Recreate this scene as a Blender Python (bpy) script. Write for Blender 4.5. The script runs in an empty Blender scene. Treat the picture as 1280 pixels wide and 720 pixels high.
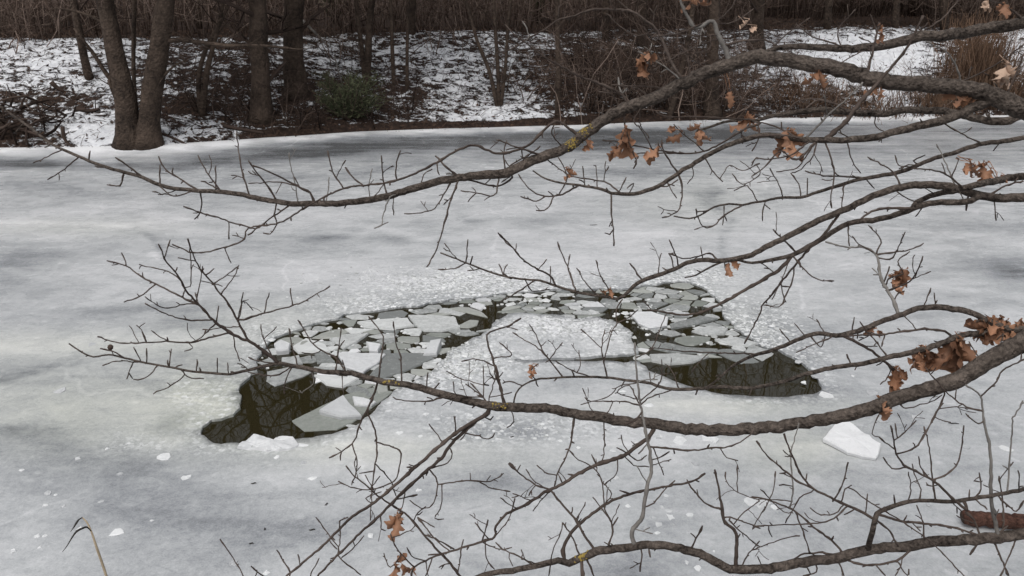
import bpy, math, random
import numpy as np
from mathutils import Vector, noise
from mathutils.geometry import delaunay_2d_cdt

random.seed(7)
RNG = np.random.default_rng(7)
S = bpy.context.scene
COL = S.collection
R = math.radians

# ------------------------------------------------------------------ camera, sky, sun, exposure
F = 1005.0                       # focal length in pixels of the 1280 x 720 photograph
PITCH = R(21.7)
CAMZ = 3.0
cd = bpy.data.cameras.new('camera')
cam = bpy.data.objects.new('camera', cd)
COL.objects.link(cam)
cam.location = (0, 0, CAMZ)
cam.rotation_euler = (R(90) - PITCH, 0, 0)
cd.sensor_width = 36
cd.lens = F / 1280 * 36
cd.clip_start = 0.05
cd.clip_end = 2000
S.camera = cam

SUN_EL, SUN_AZ = R(62), R(205)      # azimuth from +Y towards +X
w = bpy.data.worlds.new('World')
S.world = w
w.use_nodes = True
wt = w.node_tree
bg = wt.nodes['Background']
sky = wt.nodes.new('ShaderNodeTexSky')
sky.sky_type = 'NISHITA'
sky.sun_disc = False
sky.sun_elevation = SUN_EL
sky.sun_rotation = SUN_AZ
sky.air_density = 1.0
sky.dust_density = 4.0
sky.ozone_density = 1.0
hs = wt.nodes.new('ShaderNodeHueSaturation')
hs.inputs['Saturation'].default_value = 0.22
wt.links.new(sky.outputs[0], hs.inputs['Color'])
wt.links.new(hs.outputs[0], bg.inputs['Color'])
bg.inputs['Strength'].default_value = 0.13
sl = bpy.data.lights.new('sun', 'SUN')
sl.energy = 0.8
sl.angle = R(35)
sl.color = (1.0, 0.97, 0.93)
so = bpy.data.objects.new('sun', sl)
COL.objects.link(so)
sd = Vector((math.sin(SUN_AZ) * math.cos(SUN_EL), math.cos(SUN_AZ) * math.cos(SUN_EL), math.sin(SUN_EL)))
so.rotation_euler = sd.to_track_quat('Z', 'Y').to_euler()
so.location = (0, 0, 30)
S.view_settings.view_transform = 'Standard'
S.view_settings.look = 'None'
S.view_settings.gamma = 1
S.view_settings.use_curve_mapping = False
S.view_settings.exposure = 0.2

# ------------------------------------------------------------------ geometry of the view
CP, SP = math.cos(PITCH), math.sin(PITCH)
def at_depth(u, v, d):
    a = (u - 640) / F * d
    b = (360 - v) / F * d
    return Vector((a, d * CP + b * SP, CAMZ - d * SP + b * CP))
def on_plane(u, v, z=0.02):
    p = at_depth(u, v, 1.0)
    k = (z - CAMZ) / (p.z - CAMZ)
    return Vector((p.x * k, p.y * k, z))
def project(P):
    P = np.asarray(P, float)
    x, y, z = P[..., 0], P[..., 1], P[..., 2] - CAMZ
    d = y * CP - z * SP
    b = y * SP + z * CP
    d = np.where(d < 0.05, 0.05, d)
    return 640 + F * x / d, 360 - F * b / d, d

ICE = 0.02
# far shoreline
_sh = [(-500, 198), (-200, 194), (0, 191), (90, 190), (200, 187), (330, 178), (450, 170), (560, 166), (640, 164), (760, 160), (860, 156), (950, 153), (1100, 151), (1280, 149), (1500, 147), (1800, 146)]
_shw = [on_plane(u, v, ICE) for u, v in _sh]
SHX = np.array([-150] + [p.x for p in _shw] + [160])
SHY = np.array([10.5] + [p.y for p in _shw] + [26])
def shore(x):
    x = np.asarray(x, float)
    return np.interp(x, SHX, SHY)

def n3(x, y, z=0.0):
    return noise.noise((x, y, z))
def ground_z(x, y):
    t = y - float(shore(x))
    if t < 0:
        return 0.02 + t * 0.6
    tt = min(t, 4.0)
    if tt < 0.22:
        z = 0.02 + 0.16 * tt / 0.22
    else:
        q = (tt - 0.22) / 3.78
        z = 0.18 + 1.42 * (0.8 * q + 0.2 * (q * q * (3 - 2 * q)))
    if t > 4.0:
        z += 0.022 * (t - 4.0)
    k = min(1, t / 0.6)
    z += k * (0.13 * n3(x * .45, y * .45, 3) + 0.06 * n3(x * 1.6, y * 1.6, 9) + 0.025 * n3(x * 5, y * 5, 1))
    return z
def on_ground(u, v):
    r = at_depth(u, v, 1.0) - Vector((0, 0, CAMZ))
    k = 10.0
    while k < 200:
        p = Vector((0, 0, CAMZ)) + r * k
        if p.z < ground_z(p.x, p.y) and p.y > 8:
            return p
        k += 0.03
    return p

# ------------------------------------------------------------------ object helpers
def tag(o, label=None, cat=None, group=None, kind=None):
    if label: o['label'] = label
    if cat: o['category'] = cat
    if group: o['group'] = group
    if kind: o['kind'] = kind
    return o
def empty(name, loc, label, cat, group=None):
    o = bpy.data.objects.new(name, None)
    COL.objects.link(o)
    o.location = loc
    o.empty_display_size = 0.2
    return tag(o, label, cat, group)
class MB:
    def __init__(s):
        s.v = []; s.f = []; s.m = []
    def add(s, verts, faces, mi=0):
        b = len(s.v)
        s.v.extend(tuple(map(float, q)) for q in verts)
        s.f.extend(tuple(b + i for i in f) for f in faces)
        s.m.extend([mi] * len(faces))
    def build(s, name, mats, parent=None, smooth=True, origin=None):
        me = bpy.data.meshes.new(name)
        v = s.v
        if origin is not None:
            ox, oy, oz = origin
            v = [(a - ox, b - oy, c - oz) for a, b, c in v]
        me.from_pydata(v, [], s.f)
        if not isinstance(mats, (list, tuple)): mats = [mats]
        for m in mats: me.materials.append(m)
        if len(mats) > 1:
            me.polygons.foreach_set('material_index', s.m)
        me.polygons.foreach_set('use_smooth', [smooth] * len(me.polygons))
        me.update()
        o = bpy.data.objects.new(name, me)
        COL.objects.link(o)
        if parent is not None:
            o.parent = parent
        if origin is not None and parent is None:
            o.location = origin
        return o
    def part(s, name, mats, parent, root_loc, smooth=True):
        return s.build(name, mats, parent, smooth, origin=root_loc)

def catmull(P, step):
    """resample rows of P (first two or three columns are the path) with Catmull-Rom"""
    P = np.asarray(P, float)
    if len(P) < 3:
        n = max(2, int(np.linalg.norm(P[-1, :3] - P[0, :3]) / step) + 1)
        t = np.linspace(0, 1, n)[:, None]
        return P[0] * (1 - t) + P[-1] * t
    Q = np.vstack([2 * P[0] - P[1], P, 2 * P[-1] - P[-2]])
    out = []
    for i in range(1, len(Q) - 2):
        p0, p1, p2, p3 = Q[i - 1:i + 3]
        L = np.linalg.norm((p2 - p1)[:3])
        n = max(1, int(round(L / step)))
        for k in range(n):
            t = k / n
            out.append(0.5 * (2 * p1 + (p2 - p0) * t + (2 * p0 - 5 * p1 + 4 * p2 - p3) * t * t + (3 * p1 - p0 - 3 * p2 + p3) * t ** 3))
    out.append(P[-1])
    return np.array(out)

def tube(mb, P, rad, sides=5, rough=0.0, mi=0):
    P = np.asarray(P, float)
    n = len(P)
    if n < 2: return
    T = np.gradient(P, axis=0)
    T /= (np.linalg.norm(T, axis=1)[:, None] + 1e-9)
    a = np.array([0, 0, 1.0]) if abs(T[0, 2]) < .9 else np.array([1.0, 0, 0])
    N = np.cross(T[0], a); N /= np.linalg.norm(N)
    verts = []
    ang = np.arange(sides) / sides * 2 * np.pi
    ca, sa = np.cos(ang), np.sin(ang)
    for i in range(n):
        N = N - T[i] * np.dot(N, T[i]); N /= (np.linalg.norm(N) + 1e-9)
        B = np.cross(T[i], N)
        r = rad[i]
        rr = r * (1 + rough * (RNG.random(sides) - .5)) if rough else r * np.ones(sides)
        ring = P[i] + (ca * rr)[:, None] * N + (sa * rr)[:, None] * B
        verts.extend(ring)
    faces = []
    for i in range(n - 1):
        for j in range(sides):
            k = (j + 1) % sides
            faces.append((i * sides + j, i * sides + k, (i + 1) * sides + k, (i + 1) * sides + j))
    faces.append(tuple(range(sides - 1, -1, -1)))
    faces.append(tuple((n - 1) * sides + j for j in range(sides)))
    mb.add(verts, faces, mi)

# ------------------------------------------------------------------ materials
def newmat(name):
    m = bpy.data.materials.new(name)
    m.use_nodes = True
    nt = m.node_tree
    b = nt.nodes['Principled BSDF']
    return m, nt, b
class NT:
    def __init__(s, nt): s.nt = nt
    def n(s, t, **k):
        o = s.nt.nodes.new(t)
        for a, b in k.items(): setattr(o, a, b)
        return o
    def l(s, a, b): s.nt.links.new(a, b)
    def val(s, x, sock):
        if isinstance(x, (int, float)): sock.default_value = x
        else: s.l(x, sock)
    def math(s, op, a, b=0.0, clamp=False):
        o = s.n('ShaderNodeMath', operation=op); o.use_clamp = clamp
        s.val(a, o.inputs[0]); s.val(b, o.inputs[1])
        return o.outputs[0]
    def pos(s, scale=(1, 1, 1)):
        tc = s.n('ShaderNodeNewGeometry')
        mp = s.n('ShaderNodeMapping')
        mp.inputs['Scale'].default_value = scale
        s.l(tc.outputs['Position'], mp.inputs['Vector'])
        return mp.outputs[0]
    def opos(s, scale=(1, 1, 1)):
        tc = s.n('ShaderNodeTexCoord')
        mp = s.n('ShaderNodeMapping')
        mp.inputs['Scale'].default_value = scale
        s.l(tc.outputs['Object'], mp.inputs['Vector'])
        return mp.outputs[0]
    def noise(s, vec, scale, detail=4, rough=.55, dist=0):
        o = s.n('ShaderNodeTexNoise')
        o.inputs['Scale'].default_value = scale
        o.inputs['Detail'].default_value = detail
        o.inputs['Roughness'].default_value = rough
        o.inputs['Distortion'].default_value = dist
        s.l(vec, o.inputs['Vector'])
        return o.outputs[0]
    def attr(s, name):
        return s.n('ShaderNodeAttribute', attribute_name=name).outputs['Fac']
    def mix(s, f, a, b, mode='MIX'):
        o = s.n('ShaderNodeMix', data_type='RGBA', blend_type=mode)
        s.val(f, o.inputs[0])
        for x, sock in ((a, o.inputs[6]), (b, o.inputs[7])):
            if isinstance(x, tuple): sock.default_value = (*x, 1)
            else: s.l(x, sock)
        return o.outputs[2]
    def ramp(s, f, stops):
        o = s.n('ShaderNodeValToRGB')
        el = o.color_ramp.elements
        while len(el) < len(stops): el.new(.5)
        for e, (p, c) in zip(el, stops):
            e.position = p; e.color = (*c, 1) if isinstance(c, tuple) else (c, c, c, 1)
        s.l(f, o.inputs[0])
        return o.outputs[0]
    def bump(s, h, strength, dist, normal=None):
        o = s.n('ShaderNodeBump')
        o.inputs['Strength'].default_value = strength
        o.inputs['Distance'].default_value = dist
        s.l(h, o.inputs['Height'])
        if normal is not None: s.l(normal, o.inputs['Normal'])
        return o.outputs[0]

def bark_mat(name, dark, light, scale=40, bump=.6, dist=.004, flat=0.5):
    m, nt, b = newmat(name); N = NT(nt)
    p = N.opos()
    a = N.noise(p, scale, 6, .65)
    c = N.noise(p, scale * .18, 3, .5)
    col = N.ramp(N.math('ADD', N.math('MULTIPLY', a, 1 - flat), N.math('MULTIPLY', c, flat)), [(.36, dark), (.66, light)])
    N.l(col, b.inputs['Base Color'])
    b.inputs['Roughness'].default_value = .85
    b.inputs['Specular IOR Level'].default_value = .2
    vo = N.n('ShaderNodeTexVoronoi'); vo.inputs['Scale'].default_value = scale * 1.6
    N.l(p, vo.inputs['Vector'])
    h = N.math('ADD', N.math('MULTIPLY', vo.outputs[0], .6), a)
    N.l(N.bump(h, bump, dist), b.inputs['Normal'])
    return m
OAK = bark_mat('oak_bark', (.020, .015, .012), (.165, .134, .113), 75, 1.0, .010, .3)
TWIG = bark_mat('oak_twig_bark', (.028, .020, .017), (.115, .089, .075), 60, .5, .003)
GREYTWIG = bark_mat('grey_twig_bark', (.10, .09, .083), (.25, .235, .215), 50, .5, .003)
def brushmat(name, c0, c1):
    m, nt, b = newmat(name); N = NT(nt)
    g = N.n('ShaderNodeNewGeometry')
    r_ = N.math('POWER', g.outputs['Random Per Island'], 1.7)
    N.l(N.mix(r_, c0, c1), b.inputs['Base Color'])
    b.inputs['Roughness'].default_value = .9
    b.inputs['Specular IOR Level'].default_value = .1
    return m
FARBARK = bark_mat('alder_bark', (.020, .014, .011), (.105, .076, .058), 16, 1.0, .03)
BRUSH = brushmat('brushwood', (.058, .038, .029), (.300, .228, .190))
BRUSHD = brushmat('dark_brushwood', (.018, .012, .010), (.120, .088, .073))
REDLOG = bark_mat('wet_log_bark', (.022, .011, .008), (.15, .075, .055), 38, 1.0, .012, .3)

def leafmat(name, c0, c1, rough=.75):
    m, nt, b = newmat(name); N = NT(nt)
    g = N.n('ShaderNodeNewGeometry')
    p = N.opos()
    a = N.noise(p, 35, 4, .6)
    f = N.math('ADD', N.math('MULTIPLY', g.outputs['Random Per Island'], .6), N.math('MULTIPLY', a, .4))
    N.l(N.ramp(f, [(.15, c0), (.85, c1)]), b.inputs['Base Color'])
    b.inputs['Roughness'].default_value = rough
    b.inputs['Specular IOR Level'].default_value = .25
    return m
LEAF = leafmat('dry_oak_leaf', (.075, .034, .020), (.35, .185, .110), .6)
PALELEAF = leafmat('pale_dry_leaf', (.26, .16, .11), (.50, .36, .27), .6)
LITTER = leafmat('leaf_litter', (.012, .008, .006), (.10, .060, .040))
DRYGRASS = leafmat('dry_grass', (.048, .027, .017), (.20, .122, .078))
REED = leafmat('dry_reed', (.24, .18, .11), (.52, .43, .31))
REEDDARK = leafmat('dark_reed_leaf', (.02, .018, .016), (.05, .045, .04))
GREEN = leafmat('evergreen_needles', (.030, .038, .019), (.120, .127, .070))
LICHEN = leafmat('yellow_lichen', (.20, .14, .035), (.40, .30, .08))

# water
WATER, nt, b = newmat('pond_water'); N = NT(nt)
b.inputs['Base Color'].default_value = (.022, .0185, .008, 1)
b.inputs['Roughness'].default_value = .015
b.inputs['IOR'].default_value = 1.33
b.inputs['Specular IOR Level'].default_value = 1.0
N.l(N.bump(N.noise(N.pos(), 3.0, 2), .04, .02), b.inputs['Normal'])

# snowy bank
BANK, nt, b = newmat('snowy_leaf_litter'); N = NT(nt)
p = N.pos()
n1 = N.noise(N.pos((.8, 1.25, 1.7)), 4.2, 9, .72, .9)
n2 = N.noise(p, 1.1, 3, .5)
n4 = N.noise(p, 24, 3, .6)
k = N.math('ADD', N.math('ADD', N.math('MULTIPLY', n1, .66), N.math('MULTIPLY', n2, .14)), N.math('MULTIPLY', n4, .2))
mask = N.math('ADD', N.math('MULTIPLY', N.math('SUBTRACT', N.math('ADD', N.math('MULTIPLY', N.attr('snow'), .27), .345), k), 22), .5, True)
lit = N.ramp(N.noise(p, 14, 6, .7), [(.3, (.010, .007, .006)), (.55, (.040, .026, .020)), (.75, (.12, .074, .052))])
sn = N.ramp(N.noise(p, 9, 5, .6), [(.3, (.62, .63, .66)), (.7, (.86, .87, .89))])
N.l(N.mix(mask, lit, sn), b.inputs['Base Color'])
b.inputs['Roughness'].default_value = .9
b.inputs['Specular IOR Level'].default_value = .15
N.l(N.bump(N.math('ADD', N.math('MULTIPLY', mask, .6), N.noise(p, 20, 5, .7)), .8, .05), b.inputs['Normal'])

# pond ice
ICEM, nt, b = newmat('pond_ice'); N = NT(nt)
p = N.pos(); ps = N.pos((.75, 1.35, 1))
big = N.noise(ps, .9, 4, .55, .6)
mid = N.noise(ps, 4.2, 5, .6, .3)
fine = N.noise(p, 28, 5, .7)
grain = N.noise(p, 95, 3, .7)
streak = N.noise(N.pos((.22, 3.2, 1)), 1.6, 5, .6, .4)
t = N.math('ADD', N.math('ADD', N.attr('tone'), .5), N.math('MULTIPLY', N.math('SUBTRACT', streak, .5), N.math('MULTIPLY', N.math('SUBTRACT', N.attr('wet'), .33), 1.2)))
for sgl, amp in ((big, .62), (mid, .42), (fine, .42), (grain, .34)):
    t = N.math('ADD', t, N.math('MULTIPLY', N.math('SUBTRACT', sgl, .5), amp))
wv = N.n('ShaderNodeTexNoise'); wv.inputs['Scale'].default_value = 1.3; wv.inputs['Detail'].default_value = 4; N.l(p, wv.inputs['Vector'])
wm = N.n('ShaderNodeMix', data_type='RGBA', blend_type='LINEAR_LIGHT'); wm.inputs[0].default_value = .35; N.l(p, wm.inputs[6]); N.l(wv.outputs['Color'], wm.inputs[7])
def cracks(scale, width):
    c_ = N.n('ShaderNodeTexVoronoi', feature='DISTANCE_TO_EDGE'); c_.inputs['Scale'].default_value = scale; N.l(wm.outputs[2], c_.inputs['Vector'])
    return N.math('SUBTRACT', 1.0, N.math('DIVIDE', c_.outputs['Distance'], width), True)
ck = N.math('MULTIPLY', cracks(.30, .008), N.math('MULTIPLY', N.math('SUBTRACT', big, .40), 5, True))
ck2 = N.math('MULTIPLY', cracks(.75, .010), N.math('MULTIPLY', N.math('SUBTRACT', mid, .54), 6, True))
t = N.math('ADD', t, N.math('MULTIPLY', ck, .16))
t = N.math('SUBTRACT', t, N.math('MULTIPLY', ck2, .16))
bub = N.n('ShaderNodeTexVoronoi'); bub.inputs['Scale'].default_value = 9; N.l(p, bub.inputs['Vector'])
bs = N.n('ShaderNodeSeparateColor'); N.l(bub.outputs['Color'], bs.inputs[0])
bb = N.math('MULTIPLY', N.math('GREATER_THAN', bs.outputs[0], .78), N.math('SUBTRACT', 1, N.math('DIVIDE', N.math('ADD', bub.outputs['Distance'], N.math('MULTIPLY', fine, .25)), N.math('MULTIPLY', bs.outputs[1], .55)), True))
t = N.math('ADD', t, N.math('MULTIPLY', bb, .22))
base = N.ramp(t, [(.0, (.10, .105, .11)), (.25, (.268, .28, .295)), (.5, (.455, .468, .476)), (.75, (.62, .625, .637)), (1.0, (.80, .805, .815))])
gm = N.math('MULTIPLY', N.attr('green'), N.math('ADD', N.math('MULTIPLY', mid, 1.0), .42), True)
base = N.mix(gm, base, (.955, .96, .85), 'MULTIPLY')
# crumbs of refrozen ice in the slushy zones
vo = N.n('ShaderNodeTexVoronoi'); vo.inputs['Scale'].default_value = 17; N.l(N.pos((.8, 1.1, 1)), vo.inputs['Vector'])
vr = N.n('ShaderNodeSeparateColor'); N.l(vo.outputs['Color'], vr.inputs[0])
vo2 = N.n('ShaderNodeTexVoronoi'); vo2.inputs['Scale'].default_value = 48; N.l(p, vo2.inputs['Vector'])
vr2 = N.n('ShaderNodeSeparateColor'); N.l(vo2.outputs['Color'], vr2.inputs[0])
crumb = N.math('MULTIPLY', N.math('GREATER_THAN', vr.outputs[0], .62), N.math('LESS_THAN', N.math('ADD', vo.outputs[0], N.math('MULTIPLY', fine, .5)), .62))
crumb2 = N.math('GREATER_THAN', N.math('ADD', vr2.outputs[0], N.math('MULTIPLY', fine, .4)), .86)
sl_a = N.attr('slush')
cm = N.math('MULTIPLY', N.math('ADD', N.math('MULTIPLY', crumb, .95), N.math('MULTIPLY', crumb2, .6)), sl_a, True)
base = N.mix(cm, base, (.82, .83, .83))
gap = N.math('MULTIPLY', N.math('MULTIPLY', N.math('GREATER_THAN', vr2.outputs[1], .72), sl_a), .7, True)
base = N.mix(gap, base, (.27, .28, .275))
N.l(base, b.inputs['Base Color'])
wet = N.attr('wet')
rg = N.math('SUBTRACT', N.math('ADD', N.math('MULTIPLY', mid, .35), .22), N.math('MULTIPLY', wet, .33), True)
rg = N.math('MAXIMUM', rg, .12)
N.l(rg, b.inputs['Roughness'])
b.inputs['Specular IOR Level'].default_value = .4
b.inputs['IOR'].default_value = 1.31
h = N.math('ADD', N.math('ADD', N.math('MULTIPLY', grain, .35), N.math('MULTIPLY', fine, .8)), N.math('MULTIPLY', cm, .9))
h = N.math('ADD', h, N.math('MULTIPLY', mid, 1.2))
N.l(N.bump(h, .26, .014), b.inputs['Normal'])

def icemat(name, c0, c1, rough=.35, gtint=None):
    m, nt, b = newmat(name); N = NT(nt)
    p = N.pos()
    oi = N.n('ShaderNodeObjectInfo')
    f = N.math('ADD', N.math('MULTIPLY', oi.outputs['Random'], .70), N.math('ADD', N.math('MULTIPLY', N.noise(p, 30, 6, .78), .95), -.33))
    N.l(N.ramp(f, [(.2, c0), (.8, c1)]), b.inputs['Base Color'])
    b.inputs['Roughness'].default_value = rough
    b.inputs['IOR'].default_value = 1.31
    N.l(N.bump(N.noise(p, 60, 4, .7), .3, .006), b.inputs['Normal'])
    return m
WHITEICE = icemat('white_ice', (.48, .49, .495), (.76, .765, .77), .45)
GREYICE = icemat('grey_ice', (.19, .20, .195), (.60, .612, .605), .25)
CHIPICE = icemat('chip_ice', (.42, .43, .44), (.74, .75, .75), .4)
WETICE = icemat('wet_ice', (.22, .235, .215), (.36, .37, .345), .12)

# ------------------------------------------------------------------ setting: bank, ice, water
def gauss(u, v, cx, cy, rx, ry, ang=0):
    c, s_ = math.cos(R(ang)), math.sin(R(ang))
    x, y = u - cx, v - cy
    a, b_ = (x * c + y * s_) / rx, (-x * s_ + y * c) / ry
    return np.exp(-(a * a + b_ * b_))
def linedist(u, v, pts):
    d = np.full(np.shape(u), 1e9)
    for (x0, y0), (x1, y1) in zip(pts[:-1], pts[1:]):
        L2 = (x1 - x0) ** 2 + (y1 - y0) ** 2
        t = np.clip(((u - x0) * (x1 - x0) + (v - y0) * (y1 - y0)) / L2, 0, 1)
        d = np.minimum(d, np.hypot(u - x0 - t * (x1 - x0), v - y0 - t * (y1 - y0)))
    return d
def set_attr(me, name, arr):
    a = me.attributes.new(name, 'FLOAT', 'POINT')
    a.data.foreach_set('value', np.asarray(arr, np.float32))

def snow_amount(P, t):
    u, v, d = project(P)
    s = np.full(len(P), .50)
    for cx, cy, rx, ry, a in [(60, 75, 130, 50, .24), (70, 128, 60, 16, -.45), (30, 100, 60, 10, -.2), (120, 60, 60, 12, -.15), (250, 130, 60, 14, -.3), (110, 165, 60, 22, .40), (20, 165, 50, 20, -.55), (235, 165, 70, 14, .15), (270, 110, 50, 40, -.28),
                              (340, 150, 60, 30, -.20), (400, 115, 90, 45, -.22), (400, 160, 90, 20, -.25), (440, 70, 60, 20, .12), (470, 140, 50, 30, -.15), (590, 90, 75, 55, .16), (600, 150, 80, 14, .15),
                              (720, 95, 70, 50, -.38), (690, 145, 60, 25, .14), (800, 110, 80, 60, -.42), (880, 110, 70, 60, -.34),
                              (1060, 70, 120, 34, .42), (1110, 85, 50, 30, .25), (1040, 130, 90, 22, -.18), (1120, 130, 40, 22, .20), (1215, 95, 45, 50, -.5), (1275, 70, 25, 30, .4)]:
        s += (a if a > 0 else .5 * a) * gauss(u, v, cx, cy, rx, ry)
    s = np.where(t < .24, s - .6 * np.clip((u - 290) / 60, 0, 1) * (u < 940), s)
    top = np.clip((t - 3.9) / .9, 0, 1)
    keep = np.maximum(np.maximum(gauss(u, v, 1070, 50, 130, 22), .6 * gauss(u, v, 580, 42, 110, 10)), .55 * gauss(u, v, 740, 42, 70, 8))
    s = s - top * (.85 - .95 * keep)
    return np.clip(s, -.6, 1.2)

xs = np.concatenate([-np.geomspace(160, 14, 26), np.arange(-13.5, 14.5, .085), np.geomspace(15, 160, 26)])
ts = np.concatenate([[-1.2, -.5, -.15, 0], np.arange(.05, 5.6, .06), np.geomspace(5.7, 240, 60)])
V = np.array([(x, float(shore(x)) + t, 0) for t in ts for x in xs])
V[:, 2] = [ground_z(x, y) for x, y, _ in V]
nx = len(xs)
Fc = [(j * nx + i, j * nx + i + 1, (j + 1) * nx + i + 1, (j + 1) * nx + i) for j in range(len(ts) - 1) for i in range(nx - 1)]
me = bpy.data.meshes.new('far_bank_terrain')
me.from_pydata(V.tolist(), [], Fc)
me.polygons.foreach_set('use_smooth', [True] * len(Fc))
SNOWV = snow_amount(V, np.repeat(ts, nx))
set_attr(me, 'snow', SNOWV)
me.materials.append(BANK)
o = bpy.data.objects.new('bank_terrain', me); COL.objects.link(o); o['kind'] = 'structure'

# near bank (under and behind the camera)
def near_z(x, y):
    q = min(1, max(0, (2.75 + .12 * math.sin(x * 1.3) - y) / 3.6))
    return -.06 + 1.5 * q ** .9 + .05 * n3(x * 1.1, y * 1.1, 5) * q + max(0, -y) * .02
mb = MB()
nxs = np.concatenate([-np.geomspace(150, 8, 14), np.arange(-7.5, 7.6, .25), np.geomspace(8, 150, 14)])
nys = np.concatenate([-np.geomspace(150, 2, 16), np.arange(-1.75, 3.1, .2)])
mb.add([(x, y, near_z(x, y)) for y in nys for x in nxs],
       [(j * len(nxs) + i, j * len(nxs) + i + 1, (j + 1) * len(nxs) + i + 1, (j + 1) * len(nxs) + i) for j in range(len(nys) - 1) for i in range(len(nxs) - 1)])
o = mb.build('near_bank_terrain', BANK); o['kind'] = 'structure'
set_attr(o.data, 'snow', [.5] * len(o.data.vertices))

# water under the ice
mb = MB()
mb.add([(-160, 1.5, 0), (160, 1.5, 0), (160, 27, 0), (-160, 27, 0)], [(0, 1, 2, 3)])
o = mb.build('water', WATER); o['kind'] = 'structure'

# outline of the broken water in the ice
HOLE = [(250, 543), (257, 530), (277, 523), (293, 518), (299, 509), (301, 494), (301, 481), (311, 471), (323, 464), (319, 452), (328, 438), (345, 421), (380, 408), (415, 399), (440, 392), (470, 388), (500, 383), (535, 378), (560, 374), (600, 371),
        (640, 365), (700, 361), (760, 361), (800, 358), (830, 352), (862, 352), (884, 362), (900, 377), (907, 397), (926, 414), (950, 430), (975, 438), (1002, 452), (1022, 470), (1026, 482), (1016, 492), (985, 496), (940, 496), (905, 493),
        (880, 487), (850, 479), (826, 469), (808, 458), (800, 452), (770, 452), (720, 451.2), (640, 449), (720, 446.6), (770, 443.6), (797, 440.5), (796, 433), (791, 417), (776, 405), (748, 396), (720, 399), (690, 393), (660, 391),
        (636, 392), (618, 402), (604, 416), (585, 428), (562, 438), (550, 452), (534, 468), (512, 480), (492, 488), (478, 502), (462, 519), (440, 534), (415, 543), (380, 548), (352, 553), (322, 556), (285, 554), (262, 550)]
def densify(poly, amp, step, seed):
    out = []
    n = len(poly)
    for i in range(n):
        a, b_ = Vector(poly[i]), Vector(poly[(i + 1) % n])
        k = max(1, int((b_ - a).length / step))
        for j in range(k):
            q = a.lerp(b_, j / k)
            if j:
                q = q + Vector((n3(q.x * 5, q.y * 5, seed), n3(q.x * 5, q.y * 5, seed + 7))) * amp
            out.append((q.x, q.y))
    return out
HOLEW = [tuple(on_plane(u, v, ICE)[:2]) for u, v in HOLE]
HOLEP = densify(HOLEW, .05, .045, 2)
HOLEP = [(a + .018 * n3(a * 17, b_ * 17, 3), b_ + .018 * n3(a * 17, b_ * 17, 9)) for a, b_ in HOLEP]
def inside(poly, x, y):
    poly = np.asarray(poly); x = np.asarray(x); y = np.asarray(y)
    r = np.zeros(x.shape, bool)
    n = len(poly); j = n - 1
    for i in range(n):
        xi, yi = poly[i]; xj, yj = poly[j]
        c = ((yi > y) != (yj > y)) & (x < (xj - xi) * (y - yi) / (yj - yi + 1e-12) + xi)
        r ^= c; j = i
    return r

pts = []
y = 2.3
while y < 22:
    st = .075 if y < 9.5 else .10 + (y - 9.5) * .012
    x = -.72 * y - 1.2
    while x < .72 * y + 1.2:
        pts.append((x + random.uniform(-.25, .25) * st, y + random.uniform(-.25, .25) * st))
        x += st * (1.0 if y < 9.5 else 1.3)
    y += st
for x in np.concatenate([np.arange(-60, -3, .9), np.arange(3, 60, .9)]):
    for y in np.arange(2.2, 24, .9):
        if abs(x) > .72 * y + 1.3: pts.append((x, y))
pts = np.array(pts)
pts = pts[(pts[:, 1] < shore(pts[:, 0]) + .25)]
hp = np.array(HOLEP)
ku = inside(HOLEP, pts[:, 0], pts[:, 1])
pts = pts[~ku]
near = (pts[:, 0] > -3.5) & (pts[:, 0] < 4) & (pts[:, 1] < 9.5) & (pts[:, 1] > 4)
dm = np.full(len(pts), 9.0)
dm[near] = np.min(np.hypot(pts[near][:, None, 0] - hp[None, :, 0], pts[near][:, None, 1] - hp[None, :, 1]), axis=1)
pts = pts[dm > .03]
allp = [Vector(q) for q in hp] + [Vector(q) for q in pts]
nh = len(hp)
res = delaunay_2d_cdt(allp, [(i, (i + 1) % nh) for i in range(nh)], [], 0, 1e-6)
rv = np.array([tuple(q) for q in res[0]])
tri = np.array([f for f in res[2] if len(f) == 3])
cen = rv[tri].mean(axis=1)
ok = ~inside(HOLEP, cen[:, 0], cen[:, 1]) & (cen[:, 1] < shore(cen[:, 0]) + .3)
tri = tri[ok]
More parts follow.
